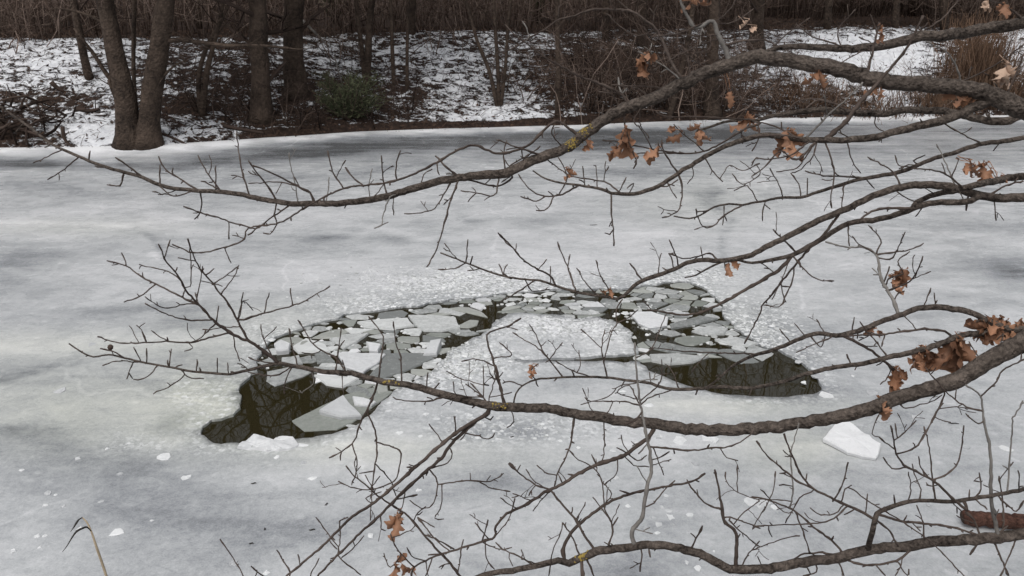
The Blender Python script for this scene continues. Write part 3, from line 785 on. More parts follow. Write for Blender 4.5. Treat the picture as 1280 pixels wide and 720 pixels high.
# mains: (points, diameters at start/end or list, depth start/end, label)
MAINS = [
 ('upper', c4([(1224, 490), (1150, 460), (1060, 420), (950, 395), (840, 385), (700, 375), (600, 365), (520, 350), (440, 325), (340, 300), (240, 285), (140, 268), (60, 262)]) +
  c3([(1188, 250), (1100, 275), (1000, 305), (900, 345), (800, 395), (700, 445), (600, 480), (500, 530), (420, 590), (350, 645), (280, 680), (170, 720)]) +
  c6([(1188, 120), (1130, 135), (1050, 140), (950, 150), (850, 170), (750, 200), (650, 230), (550, 252), (480, 262), (400, 268), (300, 268), (200, 268), (100, 255)]) +
  c5([(1050, 222), (900, 210), (780, 200), (720, 185), (640, 150), (560, 128), (480, 105), (400, 75), (330, 45), (230, 0)]) + c1([(130, 570), (0, 480), (-160, 380)]),
  [(1280, 25), (1200, 20), (1000, 18), (870, 16), (700, 13), (550, 9.5), (430, 8), (310, 6), (200, 4.6), (100, 3.6), (0, 2.6), (-60, 2)], (2.3, 3.0)),
 ('top', c4([(1224, 100), (1150, 115), (1050, 130), (950, 148), (860, 160), (760, 165), (660, 190), (560, 210), (450, 220), (330, 215), (220, 210), (120, 215), (40, 240), (-40, 262)]),
  [(1280, 15), (1150, 13), (1050, 9), (980, 7), (930, 4)], (2.5, 2.7)),
 ('third', c4([(1224, 510), (1160, 540), (1100, 548), (1020, 535), (950, 520), (870, 500), (760, 495), (680, 495), (600, 510), (500, 510), (400, 500), (300, 495), (200, 505), (100, 520), (0, 545)]) + c3([(1050, 545), (960, 572), (900, 592)]),
  [(1280, 11), (1200, 9), (1100, 8.5), (1000, 6.5), (940, 4), (870, 2.5)], (2.6, 2.9)),
 ('fourth', c4([(1100, 448), (1000, 490), (900, 530), (800, 555), (700, 580), (620, 600), (540, 620), (450, 628), (350, 630), (240, 628), (120, 615), (40, 610)]) + c7([(1060, 0), (960, 45), (880, 95), (820, 130), (750, 180), (680, 210), (620, 225), (520, 220), (480, 205), (400, 190), (350, 182), (290, 175), (220, 155), (165, 120)]),
  [(1245, 13), (1190, 11), (1100, 9), (1000, 7), (914, 6), (800, 5), (731, 3), (666, 1.8)], (2.3, 2.6)),
 ('middle', c8([(1224, 240), (1140, 245), (1060, 240), (1000, 225), (920, 200), (860, 188), (760, 183), (690, 190), (600, 215), (520, 245), (430, 290), (380, 310), (300, 345), (200, 395), (130, 430), (60, 465)]) +
  c7([(1188, 480), (1130, 505), (1060, 520), (1000, 525), (930, 520), (860, 535), (800, 565), (730, 590), (660, 615), (620, 640), (580, 680), (550, 697), (480, 685), (380, 670), (270, 640), (200, 615), (130, 610), (60, 600)]) +
  c6([(1188, 605), (1100, 580), (1020, 550), (980, 535), (920, 510), (865, 490)]),
  [(1280, 11), (1200, 10), (1100, 8.5), (1000, 7.5), (914, 6), (800, 5), (775, 4), (700, 3), (550, 1.8)], (2.2, 2.5)),
 ('middle_b', c8([(1224, 145), (1150, 155), (1080, 170), (1000, 185), (950, 200), (880, 215), (800, 235), (740, 262), (725, 280)]), [(1280, 9), (1200, 8), (1150, 6), (1140, 5)], (2.25, 2.3)),
 ('middle_c', c8([(1020, 245), (950, 268), (850, 265), (770, 275), (700, 300), (620, 325), (540, 345), (460, 350), (380, 385), (320, 425), (240, 470), (180, 500), (100, 520), (0, 535), (-70, 520), (-120, 525), (-200, 560)]) + c7([(900, 590), (850, 600)]),
  [(1223, 8), (1100, 7), (1000, 6), (940, 3.5), (860, 1.8)], (2.2, 2.45)),
 ('thin', [(1280, 172)] + c4([(1130, 635), (1020, 650), (900, 690), (800, 720)]) + c8([(700, 115), (620, 135), (540, 150), (480, 160), (380, 190), (300, 215), (220, 240), (140, 240), (60, 255), (0, 265)]) + c7([(1110, 275), (1050, 270), (980, 285), (920, 320), (870, 335), (800, 325)]),
  [(1280, 6), (1100, 5), (1000, 3.6), (930, 2.6), (840, 1.8)], (2.6, 2.8)),
 ('mid_lower', d4([(1224, 185), (1150, 190), (1050, 200), (960, 210), (900, 225), (850, 250), (790, 270), (720, 290), (640, 305), (580, 320), (500, 340), (420, 350), (330, 365), (250, 385), (160, 415), (60, 440), (0, 450)]) +
  d3([(1080, 448), (980, 446), (880, 455), (800, 455), (740, 445), (700, 430), (640, 420), (580, 415), (520, 405), (430, 400), (330, 400), (250, 405), (180, 412), (120, 440), (90, 475), (80, 520)]),
  [(1280, 8.5), (1190, 7.5), (1080, 6), (1000, 5), (900, 4.5), (800, 3.6), (700, 2.6), (640, 2)], (1.95, 2.3)),
 ('arch', d4([(1180, 186), (1100, 160), (1040, 135), (1000, 115), (950, 100), (880, 90), (800, 85), (750, 90), (700, 110), (640, 130), (580, 150), (500, 185), (430, 205), (380, 215), (300, 205), (260, 210), (200, 235), (120, 270), (60, 290), (0, 305)]) + d3([(1120, 320), (1060, 355), (1000, 410), (950, 445)]),
  [(1268, 8), (1200, 7.5), (1100, 6.5), (1020, 5.5), (940, 4.2), (884, 2.4)], (1.97, 2.2)),
 ('lower', d4([(1224, 240), (1180, 265), (1130, 290), (1060, 330), (1000, 370), (940, 405), (880, 430), (800, 455), (720, 475), (640, 500), (570, 530), (500, 550), (400, 575), (300, 595), (200, 610), (100, 625)]) +
  d3([(1188, 628), (1080, 640), (980, 640), (880, 635), (780, 620), (700, 608), (620, 605), (540, 595), (460, 580), (380, 570), (300, 555), (220, 540), (120, 540), (40, 535)]) +
  d2([(1120, 535), (1050, 520), (960, 500), (880, 480), (800, 455), (720, 435), (640, 425), (560, 410), (490, 390), (420, 380), (340, 375), (280, 365), (200, 350), (140, 340), (80, 350), (0, 370)]) +
  d1([(1030, 388), (950, 382), (860, 375), (760, 355), (660, 338), (560, 315), (490, 300), (420, 310), (370, 290), (310, 250)]),
  [(1280, 24), (1234, 22), (1150, 18.5), (1000, 15), (850, 14), (700, 12), (600, 10.5), (500, 8), (420, 6.5), (350, 5), (300, 3.2), (200, 2.6), (86, 1.8)], (1.85, 2.35)),
 ('bottom', e4([(1224, 530), (1150, 545), (1080, 550), (1000, 555), (900, 560), (800, 570), (700, 585), (600, 595), (520, 605), (440, 625), (360, 645), (280, 650), (180, 665), (80, 685), (0, 690)]) +
  e3([(1080, 690), (1030, 680), (980, 650), (920, 620), (850, 600), (760, 585), (680, 580), (600, 590), (520, 600), (450, 610), (380, 640), (330, 665), (280, 650), (200, 670), (100, 690), (0, 705), (-70, 722), (-160, 760)]),
  [(1280, 14), (1150, 13), (1000, 12), (906, 11), (830, 10), (740, 10), (700, 8), (600, 6.5), (575, 5)], (1.7, 1.95)),
 ('bottom_fork', e4([(515, 600), (530, 550), (545, 490), (560, 440), (620, 410), (700, 385), (780, 380), (900, 385), (1000, 370), (1100, 355), (1224, 330)]), [(1083, 7), (1095, 6), (1134, 5), (1280, 5)], (1.76, 1.7)),
]
class Poly:
    pass
polys = []
def diam_at(tab, u_):
    tab = sorted(tab); return float(np.interp(u_, [a for a, _ in tab], [b_ for _, b_ in tab]))
for nm, pt, dt, (za, zb) in MAINS:
    P = np.array(pt, float)
    L = np.concatenate([[0], np.cumsum(np.hypot(*np.diff(P, axis=0).T))]); L /= L[-1]
    ph = random.random() * 6
    Q = np.column_stack([P, np.zeros(len(P)), za + (zb - za) * L + .06 * np.sin(L * 9 + ph) * np.minimum(1, L * 6), [diam_at(dt, a) for a in P[:, 0]]])
    q = Poly(); q.main = nm; q.lv = 0; q.root = None
    q.s = catmull(Q, 7.0)          # columns u, v, 0, depth, diameter
    jit = np.clip(q.s[:, 4] * .05, .15, .8)
    q.s[1:, 0] += RNG.normal(0, 1, len(q.s) - 1) * jit[1:]; q.s[1:, 1] += RNG.normal(0, 1, len(q.s) - 1) * jit[1:]
    polys.append(q)
by_name = {q.main: q for q in polys}
for child, par in (('fourth', 'upper'), ('middle_c', 'middle'), ('arch', 'mid_lower'), ('bottom_fork', 'bottom')):
    a, b_ = by_name[child].s, by_name[par].s
    k = np.argmin(np.hypot(b_[:, 0] - a[0, 0], b_[:, 1] - a[0, 1]))
    off = b_[k] - a[0]; off[4] = 0; off[2] = 0
    wgt = np.exp(-np.arange(len(a)) / 6.0)[:, None]
    a += off * np.where(np.arange(5) == 3, 1, wgt) if False else off * wgt
    a[:, 3] = np.where(np.arange(len(a)) < 200, a[:, 3], a[:, 3])

# traced twigs: (points, start diameter, end diameter[, 'grey'])
TW = [
 # upper left tip region
 (c5([(640, 150), (570, 95), (520, 60)]), 3, 2), (c5([(900, 205), (800, 150), (740, 110), (715, 55)]), 3, 1.8), (c5([(990, 212), (940, 140), (890, 50)]), 2.6, 1.6), (c5([(980, 210), (970, 95)]), 2.4, 1.6),
 (c5([(715, 182), (720, 95)]), 2.6, 1.8), (c5([(1120, 232), (1090, 120), (1070, 0), (1066, -60)]), 2.6, 1.6), (c5([(570, 132), (540, 185), (480, 183)]), 2.4, 1.6), (c5([(350, 60), (280, 120), (215, 160)]), 2.2, 1.5), (c5([(280, 25), (150, 85)]), 2, 1.4),
 (c5([(870, 208), (780, 235), (720, 190)]), 2.2, 1.5), (c5([(1000, 210), (940, 180), (905, 165)]), 2.4, 1.8), (c5([(400, 72), (405, 30)]), 2, 1.5),
 (c5([(910, 212), (908, 270), (900, 310), (875, 337)]), 2.4, 1.6),
 (c6([(300, 262), (280, 220), (220, 190), (150, 150), (60, 110), (20, 95)]), 3.4, 2), (c6([(130, 258), (90, 190), (40, 130), (0, 75)]), 3, 2), (c6([(220, 190), (130, 170), (0, 178)]), 2.2, 1.5),
 (c3([(380, 612), (330, 580), (270, 545), (200, 600), (150, 650), (80, 680), (0, 690)]) + c6([(1020, 5), (940, 30), (870, 70), (800, 110), (720, 145), (620, 175), (520, 185), (430, 200), (330, 245), (250, 290), (140, 355), (0, 380)]) + c5([(1100, 430), (1010, 465), (930, 485), (870, 490), (830, 475), (775, 452)]), 4, 2),
 (c6([(190, 280), (100, 335), (0, 410)]), 2.6, 1.8), (c5([(1188, 372), (1150, 380), (1050, 355), (980, 330), (900, 310), (825, 280)]), 2.8, 2), (c5([(1030, 355), (1030, 430)]), 2, 1.5), (c5([(1010, 465), (1040, 540)]), 1.6, 1.3),
 (c6([(130, 258), (120, 320), (130, 360), (100, 405), (70, 400)]), 2.4, 1.6),
 (c6([(430, 200), (390, 140), (370, 90), (360, 30)]), 2.6, 1.8), (c6([(520, 185), (470, 150), (440, 105)]), 2.4, 1.8), (c6([(620, 218), (605, 130), (600, 50)]), 2.4, 1.8), (c6([(668, 162), (665, 100), (685, 30)]), 2.4, 1.8), (c6([(360, 262), (362, 200), (365, 150)]), 2, 1.4, 'grey'),
 (c6([(545, 250), (545, 185), (560, 110)]), 1.8, 1.3, 'grey'), (c6([(230, 262), (215, 190), (190, 90), (185, 40)]), 2, 1.4, 'grey'),
 (c6([(690, 225), (640, 240), (610, 310), (600, 365), (565, 380)]), 2.4, 1.6, 'grey'), (c6([(600, 360), (632, 355)]), 2, 2),
 (c6([(943, 150), (920, 230), (885, 350), (850, 470), (805, 555)]), 3, 1.8), (c6([(915, 158), (880, 230), (840, 290), (780, 310), (700, 315)]), 2.2, 1.6),
 (c6([(960, 150), (900, 110), (845, 55)]), 3.4, 2.2), (c6([(940, 145), (1010, 165), (1120, 190), (1188, 150)]) + c7([(60, 100), (130, 60), (200, 10)]), 3, 1.8),
 (c6([(1140, 130), (1125, 180), (1105, 232), (1030, 222), (955, 210)]), 2.6, 1.6), (c6([(1145, 130), (1150, 40), (1165, -20)]), 2.4, 1.6), (c6([(770, 195), (790, 140), (830, 110)]), 2, 1.4),
 (c6([(1030, 222), (1000, 245), (990, 260)]), 1.6, 1.4),
 # upper middle tangle
 (c3([(600, 478), (570, 430), (500, 390), (420, 360), (350, 330), (290, 295), (240, 270), (190, 235), (130, 190), (100, 170)]), 4.2, 2), (c3([(130, 190), (150, 160), (120, 95)]), 2.4, 1.8, 'grey'), (c3([(100, 170), (40, 110)]), 2, 1.4),
 (c3([(590, 465), (560, 410), (550, 350)]), 3, 2.4, 'grey'),
 (c3([(850, 362), (800, 300), (760, 210), (720, 130), (660, 80), (600, 48), (520, 42), (430, 45), (350, 70), (280, 90), (220, 130), (150, 170), (80, 215), (0, 240)]), 4, 2), (c3([(280, 90), (285, 20)]), 2, 1.4), (c3([(600, 48), (560, 10), (520, -20)]), 1.8, 1.3), (c3([(720, 130), (640, 160), (560, 120), (500, 60)]), 2, 1.3),
 (c3([(850, 350), (760, 300), (690, 260), (640, 230)]), 2.2, 1.4, 'grey'), (c3([(840, 350), (740, 290), (660, 250), (580, 190)]), 2, 1.3), (c3([(870, 350), (860, 260), (830, 210)]), 2, 1.4), (c3([(940, 310), (880, 260), (840, 210)]), 2, 1.4),
 (c3([(1055, 280), (1030, 220), (1000, 160), (985, 110), (962, 95), (900, 125), (860, 70), (830, 0), (820, -40)]), 8, 3.4, 'grey'),
 (c3([(1030, 200), (1100, 185), (1188, 180)]), 4, 3), (c3([(985, 110), (940, 100), (850, 140), (760, 160), (700, 165)]), 2, 1.4), (c3([(1000, 165), (900, 160), (800, 155), (700, 165)]), 2, 1.4), (c3([(1010, 180), (920, 200), (800, 260), (700, 320)]), 2.2, 1.4),
 (c3([(1000, 90), (1060, 30), (1090, -20)]), 2, 1.4), (c3([(990, 100), (1080, 95), (1160, 40)]), 2, 1.4), (c3([(960, 150), (960, 220), (900, 240)]), 1.8, 1.3),
 (c3([(780, 392), (700, 390), (600, 388), (520, 380)]), 2.2, 1.6), (c3([(690, 445), (640, 400), (560, 380)]), 1.8, 1.3), (c3([(660, 455), (620, 540), (640, 570)]), 2, 1.4),
 (c3([(560, 505), (540, 450), (480, 395)]), 2.2, 1.4), (c3([(480, 540), (480, 470)]), 2, 1.6), (c3([(230, 690), (180, 690), (100, 665), (0, 628)]), 3, 1.8), (c3([(300, 672), (250, 600), (265, 560)]), 2, 1.6),
 (c3([(575, 495), (580, 560), (600, 640), (630, 720)]) + c7([(630, 90), (620, 110)]), 3, 2), (c3([(640, 470), (650, 560), (690, 620)]), 2, 1.3),
 (c3([(1188, 550), (1100, 535), (1000, 530), (860, 525), (760, 525), (720, 500)]), 3, 1.6), (c3([(1188, 555), (1120, 580), (1040, 630), (940, 680), (850, 690), (700, 670), (560, 640), (480, 630)]), 3.2, 1.6), (c3([(940, 680), (840, 600), (800, 560)]), 2, 1.4),
 (c3([(850, 690), (760, 690), (620, 690), (540, 700)]), 2.2, 1.5), (c3([(700, 670), (660, 590), (640, 560)]), 2, 1.4),
 (c7([(815, 135), (780, 75), (750, 20), (745, -20)]), 2.8, 1.8), (c7([(945, 55), (980, 130), (1020, 170)]), 2.2, 1.6), (c7([(840, 135), (838, 200), (825, 290), (790, 320), (745, 332)]), 2.6, 1.8), (c7([(530, 225), (520, 320), (530, 400), (530, 460)]), 2.8, 1.8), (c7([(525, 385), (515, 405), (492, 400)]), 2, 1.6),
 (c7([(565, 218), (500, 175), (430, 160), (330, 140), (230, 70)]), 2.6, 1.6), (c7([(375, 188), (300, 225), (220, 235), (150, 200), (100, 135)]), 3, 1.6), (c7([(270, 235), (230, 290), (180, 300)]), 2, 1.5), (c7([(220, 235), (180, 258), (110, 235)]), 2.2, 1.5),
 (c7([(280, 230), (320, 150), (280, 60)]), 2, 1.4), (c7([(455, 205), (450, 100), (440, 95)]), 1.8, 1.3), (c7([(1110, 278), (1030, 320), (970, 375), (930, 370), (905, 320), (900, 290)]), 2.6, 1.6), (c7([(1188, 85), (1110, 120), (1050, 97)]), 2.2, 1.6), (c7([(1188, 135), (1110, 180), (1065, 135)]), 2.2, 1.6), (c7([(1180, 262), (1130, 190), (1070, 210)]), 1.8, 1.4),
 (c7([(600, 225), (620, 175), (590, 200)]), 1.8, 1.6), (c7([(720, 195), (770, 190), (820, 160)]), 2, 1.5), (c7([(560, 215), (585, 150)]), 1.8, 1.3), (c7([(870, 100), (890, 140), (860, 180)]), 1.6, 1.3),
 # upper right
 (c4([(330, 622), (420, 550), (470, 480), (550, 390), (620, 310), (700, 210), (770, 70)]), 6.5, 3), (c4([(520, 345), (545, 220), (575, 100)]), 4.5, 3), (c4([(240, 620), (330, 530), (420, 450), (500, 372)]), 3.5, 2, 'grey'), (c4([(1140, 440), (1190, 330), (1224, 240)]), 3.6, 3),
 (c4([(880, 395), (960, 360), (1100, 290), (1224, 200)]), 3, 2), (c4([(700, 185), (740, 160), (860, 80), (930, 0)]), 2.8, 2), (c4([(960, 395), (920, 300), (870, 230), (780, 185)]), 2.4, 1.6, 'grey'), (c4([(1224, 65), (1150, 30), (1060, 0), (1000, -20)]), 2.6, 2),
 (c4([(420, 215), (350, 190), (270, 165), (200, 110)]), 2.6, 1.6), (c4([(360, 295), (440, 260), (500, 230)]), 2, 1.4), (c4([(120, 215), (60, 180), (0, 190)]), 2.4, 1.6), (c4([(100, 210), (160, 150), (260, 80)]), 2, 1.3), (c4([(390, 215), (390, 130), (470, 40)]), 2, 1.3),
 (c4([(230, 500), (300, 450), (380, 470), (420, 500)]), 3, 2), (c4([(160, 505), (200, 460), (280, 445), (360, 465)]), 2.6, 2), (c4([(210, 640), (150, 590), (80, 560), (0, 545)]), 3, 2), (c4([(240, 635), (150, 610), (60, 610), (0, 618)]), 3, 2),
 (c4([(270, 632), (170, 700), (60, 715)]) + c8([(20, 60), (0, 100)]), 2.6, 1.6), (c4([(290, 640), (200, 720)]) + c8([(130, 30), (60, 100), (0, 145)]), 2.8, 1.8), (c8([(300, 0), (240, 60), (200, 110), (110, 125)]), 2.4, 1.5), (c8([(300, -10), (270, 60), (210, 120), (180, 130)]), 2.2, 1.4), (c8([(310, -15), (355, 60), (370, 140), (355, 230), (360, 290)]), 2.8, 1.6),
 (c4([(860, 555), (940, 600), (1020, 640)]), 2.4, 1.6), (c4([(420, 635), (440, 690), (450, 720)]) + c8([(460, 90), (490, 130)]), 2, 1.4), (c4([(560, 500), (560, 570), (600, 600), (570, 640)]), 2, 1.4), (c4([(30, 540), (30, 620), (0, 680)]), 2.4, 1.6),
 (c8([(150, 240), (120, 180), (80, 110)]), 2, 1.4), (c8([(225, 235), (210, 180), (175, 130)]), 2, 1.4), (c8([(235, 225), (250, 150)]), 1.8, 1.3), (c8([(500, 150), (410, 145), (320, 142), (240, 122)]), 3, 1.8), (c8([(660, 185), (640, 130), (580, 90), (520, 60)]), 2.6, 1.5), (c8([(500, 160), (550, 200)]), 2, 1.4),
 (c8([(910, 190), (890, 130), (860, 60), (830, 0)]), 2.6, 1.4, 'grey'), (c8([(900, 150), (930, 70), (920, 60)]), 1.8, 1.3), (c8([(950, 190), (900, 155), (860, 130), (800, 115), (720, 110)]), 3, 1.8), (c8([(725, 95), (660, 95), (645, 50)]), 2, 1.3), (c8([(735, 90), (730, 75), (780, 50)]), 2, 1.4),
 (c8([(730, 268), (690, 240), (650, 215)]), 2, 1.4), (c8([(960, 215), (963, 300)]), 3, 2.2), (c8([(1098, 262), (1098, 345)]), 1.8, 1.5), (c8([(1070, 225), (1140, 190), (1224, 165)]), 3, 2.4), (c8([(720, 285), (600, 290), (540, 305), (490, 335), (440, 358)]), 4, 3),
 (c8([(410, 302), (370, 345), (310, 425), (250, 480), (200, 540), (140, 610), (80, 690), (50, 720)]) + d3([(1188, 115), (1150, 190), (1118, 250)]), 4.4, 1.8), (c8([(190, 498), (130, 560), (60, 605), (0, 640)]) + d3([(1060, 45), (980, 85), (920, 110), (830, 120), (740, 105), (680, 100)]), 5.5, 2.4),
 (c8([(195, 550), (180, 620), (135, 720)]) + d4([(150, 60), (120, 85), (50, 75)]), 2.2, 1.4), (c8([(195, 505), (240, 570), (300, 610), (370, 618)]), 2.4, 1.6), (c8([(200, 480), (140, 430), (95, 385)]), 3, 2), (c8([(435, 370), (438, 460)]), 2.2, 1.6), (c8([(415, 290), (412, 185)]), 1.8, 1.4), (c8([(160, 520), (140, 600), (90, 700)]), 1.8, 1.3),
 (c7([(1000, 525), (960, 490), (910, 505), (840, 515), (780, 490)]), 2.6, 1.6), (c7([(820, 545), (805, 490), (780, 430)]), 2.4, 1.6), (c7([(800, 560), (790, 510), (775, 490)]), 2, 1.4), (c7([(655, 610), (620, 560), (600, 535)]), 2.6, 1.8), (c7([(740, 590), (735, 540), (745, 490)]), 1.8, 1.3), (c7([(940, 515), (920, 460)]), 1.8, 1.3),
 (c7([(265, 640), (240, 590), (190, 565), (120, 520), (80, 470), (40, 430), (10, 400)]), 3, 1.8), (c7([(360, 665), (340, 600), (310, 530), (275, 440)]), 2.6, 1.6), (c7([(320, 540), (335, 495)]), 1.6, 1.3), (c7([(450, 680), (400, 620), (365, 560)]), 2.2, 1.4), (c7([(520, 690), (470, 590), (450, 520)]), 2, 1.4), (c7([(170, 620), (90, 670), (20, 710)]), 2.4, 1.5),
 (c7([(245, 640), (245, 550)]), 1.6, 1.3), (c7([(200, 562), (230, 520)]), 1.6, 1.3), (c7([(130, 610), (160, 660), (240, 655)]), 1.8, 1.4),
 (c6([(980, 535), (990, 430)]), 2, 1.4), (c6([(980, 540), (930, 560), (855, 565)]), 2, 1.4), (c6([(1000, 540), (1010, 505)]), 2, 1.6), (c6([(1188, 470), (1150, 430), (1125, 400)]), 2, 1.6), (c6([(1155, 590), (1130, 540)]), 2, 1.6),
 # small sub-branch rising from the arch
 (d4([(665, 120), (645, 75), (605, 0)]) + c8([(595, 640), (575, 580), (560, 500), (500, 465), (430, 465), (380, 455), (330, 440)]), 5, 2, 'grey'), (c8([(560, 495), (620, 490), (690, 480), (740, 465), (772, 448)]), 2.8, 1.6), (c8([(560, 490), (580, 430), (545, 390), (525, 365)]), 2.6, 1.5), (c8([(570, 505), (620, 520), (645, 490), (690, 395)]), 2.2, 1.5), (c8([(550, 490), (480, 450), (450, 415)]), 2, 1.4),
 (c8([(610, 670), (680, 635), (720, 610), (745, 570), (770, 505)]), 2.8, 1.8), (c8([(600, 640), (625, 600), (680, 582), (655, 530), (710, 485)]), 2.4, 1.6), (c8([(640, 705), (660, 670), (685, 660)]), 2, 1.6), (c8([(600, 620), (620, 550)]), 2, 1.5), (d4([(770, 85), (790, 40), (805, 0)]) , 2, 1.4),
 # around the mid-right branches
 (d4([(880, 200), (800, 185), (720, 190), (650, 200), (580, 210), (480, 213), (400, 215)]), 3.6, 2.4), (d4([(410, 222), (470, 245), (540, 285), (600, 335), (640, 372)]), 4.6, 3.6), (d4([(605, 300), (560, 245), (520, 200), (485, 150)]), 2.2, 1.5), (d4([(270, 210), (310, 265), (330, 215)]), 2, 1.5), (d4([(380, 222), (290, 250), (200, 290)]), 2.4, 1.4), (d4([(325, 195), (290, 140)]), 1.8, 1.3), (d4([(240, 215), (190, 160)]), 1.8, 1.3), (d4([(460, 180), (460, 130)]), 1.8, 1.3), (d4([(440, 345), (425, 295)]), 2.6, 1.8), (d4([(465, 345), (465, 370)]), 2, 1.8),
 (d4([(160, 240), (125, 185)]), 1.8, 1.3), (d3([(1188, 290), (1080, 295), (960, 290), (850, 285), (760, 275)]), 2.6, 1.5), (d3([(960, 290), (900, 350), (880, 380)]), 1.6, 1.3), (d4([(1025, 310), (975, 240)]), 2, 1.3),
 (d3([(740, 445), (700, 430), (690, 380)]), 1.8, 1.3), (d3([(510, 405), (490, 350), (475, 270), (490, 190)]), 2.2, 1.5), (d3([(490, 330), (520, 200), (545, 160), (540, 100), (570, 50)]), 2.4, 1.8), (d3([(545, 160), (600, 130), (640, 100)]), 1.8, 1.3), (d3([(475, 270), (420, 220), (380, 185)]), 1.8, 1.3),
 (d3([(300, 395), (240, 325), (190, 270), (130, 235), (75, 200)]), 2.4, 1.5), (d3([(250, 330), (210, 280), (180, 210), (150, 165)]), 2, 1.4), (d3([(235, 320), (270, 280), (300, 245)]), 1.8, 1.4), (d3([(190, 412), (150, 380), (190, 340)]), 1.8, 1.3), (d3([(420, 400), (350, 375), (270, 330)]), 2, 1.4), (d3([(380, 345), (374, 280)]), 1.6, 1.3), (d3([(110, 440), (60, 420), (30, 430)]), 1.8, 1.4),
 (d3([(820, 440), (790, 370), (760, 340)]), 1.8, 1.3), (d3([(900, 480), (910, 455)]), 1.8, 1.4),
 # lower main branch: fan at its left end
 (d2([(140, 342), (80, 290), (0, 235)]) + d1([(1100, 235), (1020, 190), (960, 145), (920, 100), (870, 50), (830, 0)]) + c5([(800, 590), (750, 530), (715, 450)]), 5, 1.8),
 (d1([(1110, 235), (1060, 130), (1020, 60), (970, 0)]) + c5([(960, 630), (900, 560), (865, 490), (845, 425)]), 3.4, 1.8), (c5([(900, 718), (820, 690), (720, 640), (640, 600), (570, 550), (480, 525)]), 3, 1.8), (c5([(695, 632), (630, 685), (555, 710)]), 2.2, 1.6), (c5([(570, 550), (550, 490)]), 1.8, 1.4),
 (d1([(1062, 150), (1100, 140), (1188, 115)]) + d2([(100, 105), (200, 80), (260, 55), (355, 0)]) + c6([(370, 640)]), 2.8, 1.6), (d2([(195, 80), (190, 0)]), 1.8, 1.4), (d2([(75, 112), (95, 20)]), 1.8, 1.4), (d1([(1065, 150), (1095, 60), (1140, 100)]), 1.6, 1.3), (d1([(1075, 150), (1095, 20)]), 1.8, 1.4),
 (d1([(1025, 202), (940, 225), (860, 245), (760, 240), (660, 245), (560, 248), (500, 238), (440, 218)]), 2.8, 1.8), (d1([(970, 172), (900, 225), (850, 248)]), 2, 1.6), (d1([(765, 240), (720, 220), (680, 190)]), 1.8, 1.4), (d1([(665, 242), (640, 195)]), 2, 1.5), (d1([(850, 248), (870, 270), (830, 285)]), 1.8, 1.4),
 (d1([(950, 148), (860, 145), (790, 130), (730, 110), (650, 70)]), 2.4, 1.6), (d1([(905, 70), (840, 70), (740, 90), (650, 40)]), 2, 1.4), (d1([(1055, 210), (1055, 260), (1080, 330)]), 1.8, 1.4), (d1([(985, 150), (985, 80)]), 1.8, 1.4), (c5([(890, 700), (905, 600), (910, 550)]), 1.8, 1.4), (c5([(855, 640), (858, 530), (848, 430)]), 1.8, 1.4), (c5([(960, 640), (1020, 590), (1070, 550)]), 2, 1.4), (c5([(930, 590), (965, 560)]), 1.8, 1.4), (c5([(830, 620), (760, 575), (625, 543)]), 2, 1.4), (c5([(1000, 680), (1050, 600), (1075, 545)]), 2, 1.4), (c5([(745, 520), (765, 430)]), 1.8, 1.4), (c5([(880, 530), (800, 512)]), 1.6, 1.3), (c5([(900, 620), (1000, 640)]), 1.6, 1.3),
 (d1([(660, 338), (660, 270)]), 2, 1.6), (d1([(630, 330), (600, 265)]), 1.8, 1.4), (d1([(560, 315), (520, 290), (450, 270)]), 2.4, 1.8), (d1([(720, 350), (680, 385), (640, 410), (600, 412)]), 2, 1.5), (d1([(640, 340), (520, 330), (460, 352)]), 1.8, 1.4), (d1([(750, 350), (770, 275)]), 1.8, 1.4), (d1([(800, 362), (830, 390), (770, 440), (690, 475)]), 2, 1.4), (d1([(830, 385), (860, 405), (920, 408)]), 1.8, 1.4), (d1([(890, 378), (888, 320)]), 1.6, 1.4), (d1([(975, 385), (978, 315)]), 1.6, 1.4), (d1([(1022, 385), (1025, 335)]), 1.6, 1.4), (d1([(780, 360), (820, 345)]), 1.8, 1.4),
 (d2([(442, 378), (400, 320), (330, 280), (290, 250), (255, 190), (225, 145)]), 2.8, 1.6), (d2([(110, 310), (70, 230), (55, 165)]), 2.2, 1.4), (d2([(235, 352), (200, 270), (185, 180)]), 2.4, 1.4), (d2([(598, 415), (600, 310), (610, 250), (600, 200), (540, 130)]), 2.6, 1.6), (d2([(680, 425), (685, 300), (665, 250), (655, 150)]), 2.4, 1.5), (d2([(390, 370), (410, 260), (420, 180)]), 2.2, 1.5), (d2([(70, 232), (130, 175)]), 1.8, 1.4), (d2([(410, 270), (435, 235)]), 1.8, 1.4), (d2([(290, 250), (330, 230)]), 1.6, 1.4),
 (d2([(290, 390), (295, 430), (240, 470), (230, 460)]), 1.8, 1.4, 'grey'), (d2([(185, 350), (165, 430), (165, 480)]), 1.8, 1.4), (d2([(430, 390), (430, 480)]), 1.4, 1.2), (d2([(140, 345), (60, 330), (0, 310)]), 2.2, 1.5), (d2([(200, 352), (120, 395), (0, 380)]), 2.2, 1.5),
 # lower main branch: uprights in its middle
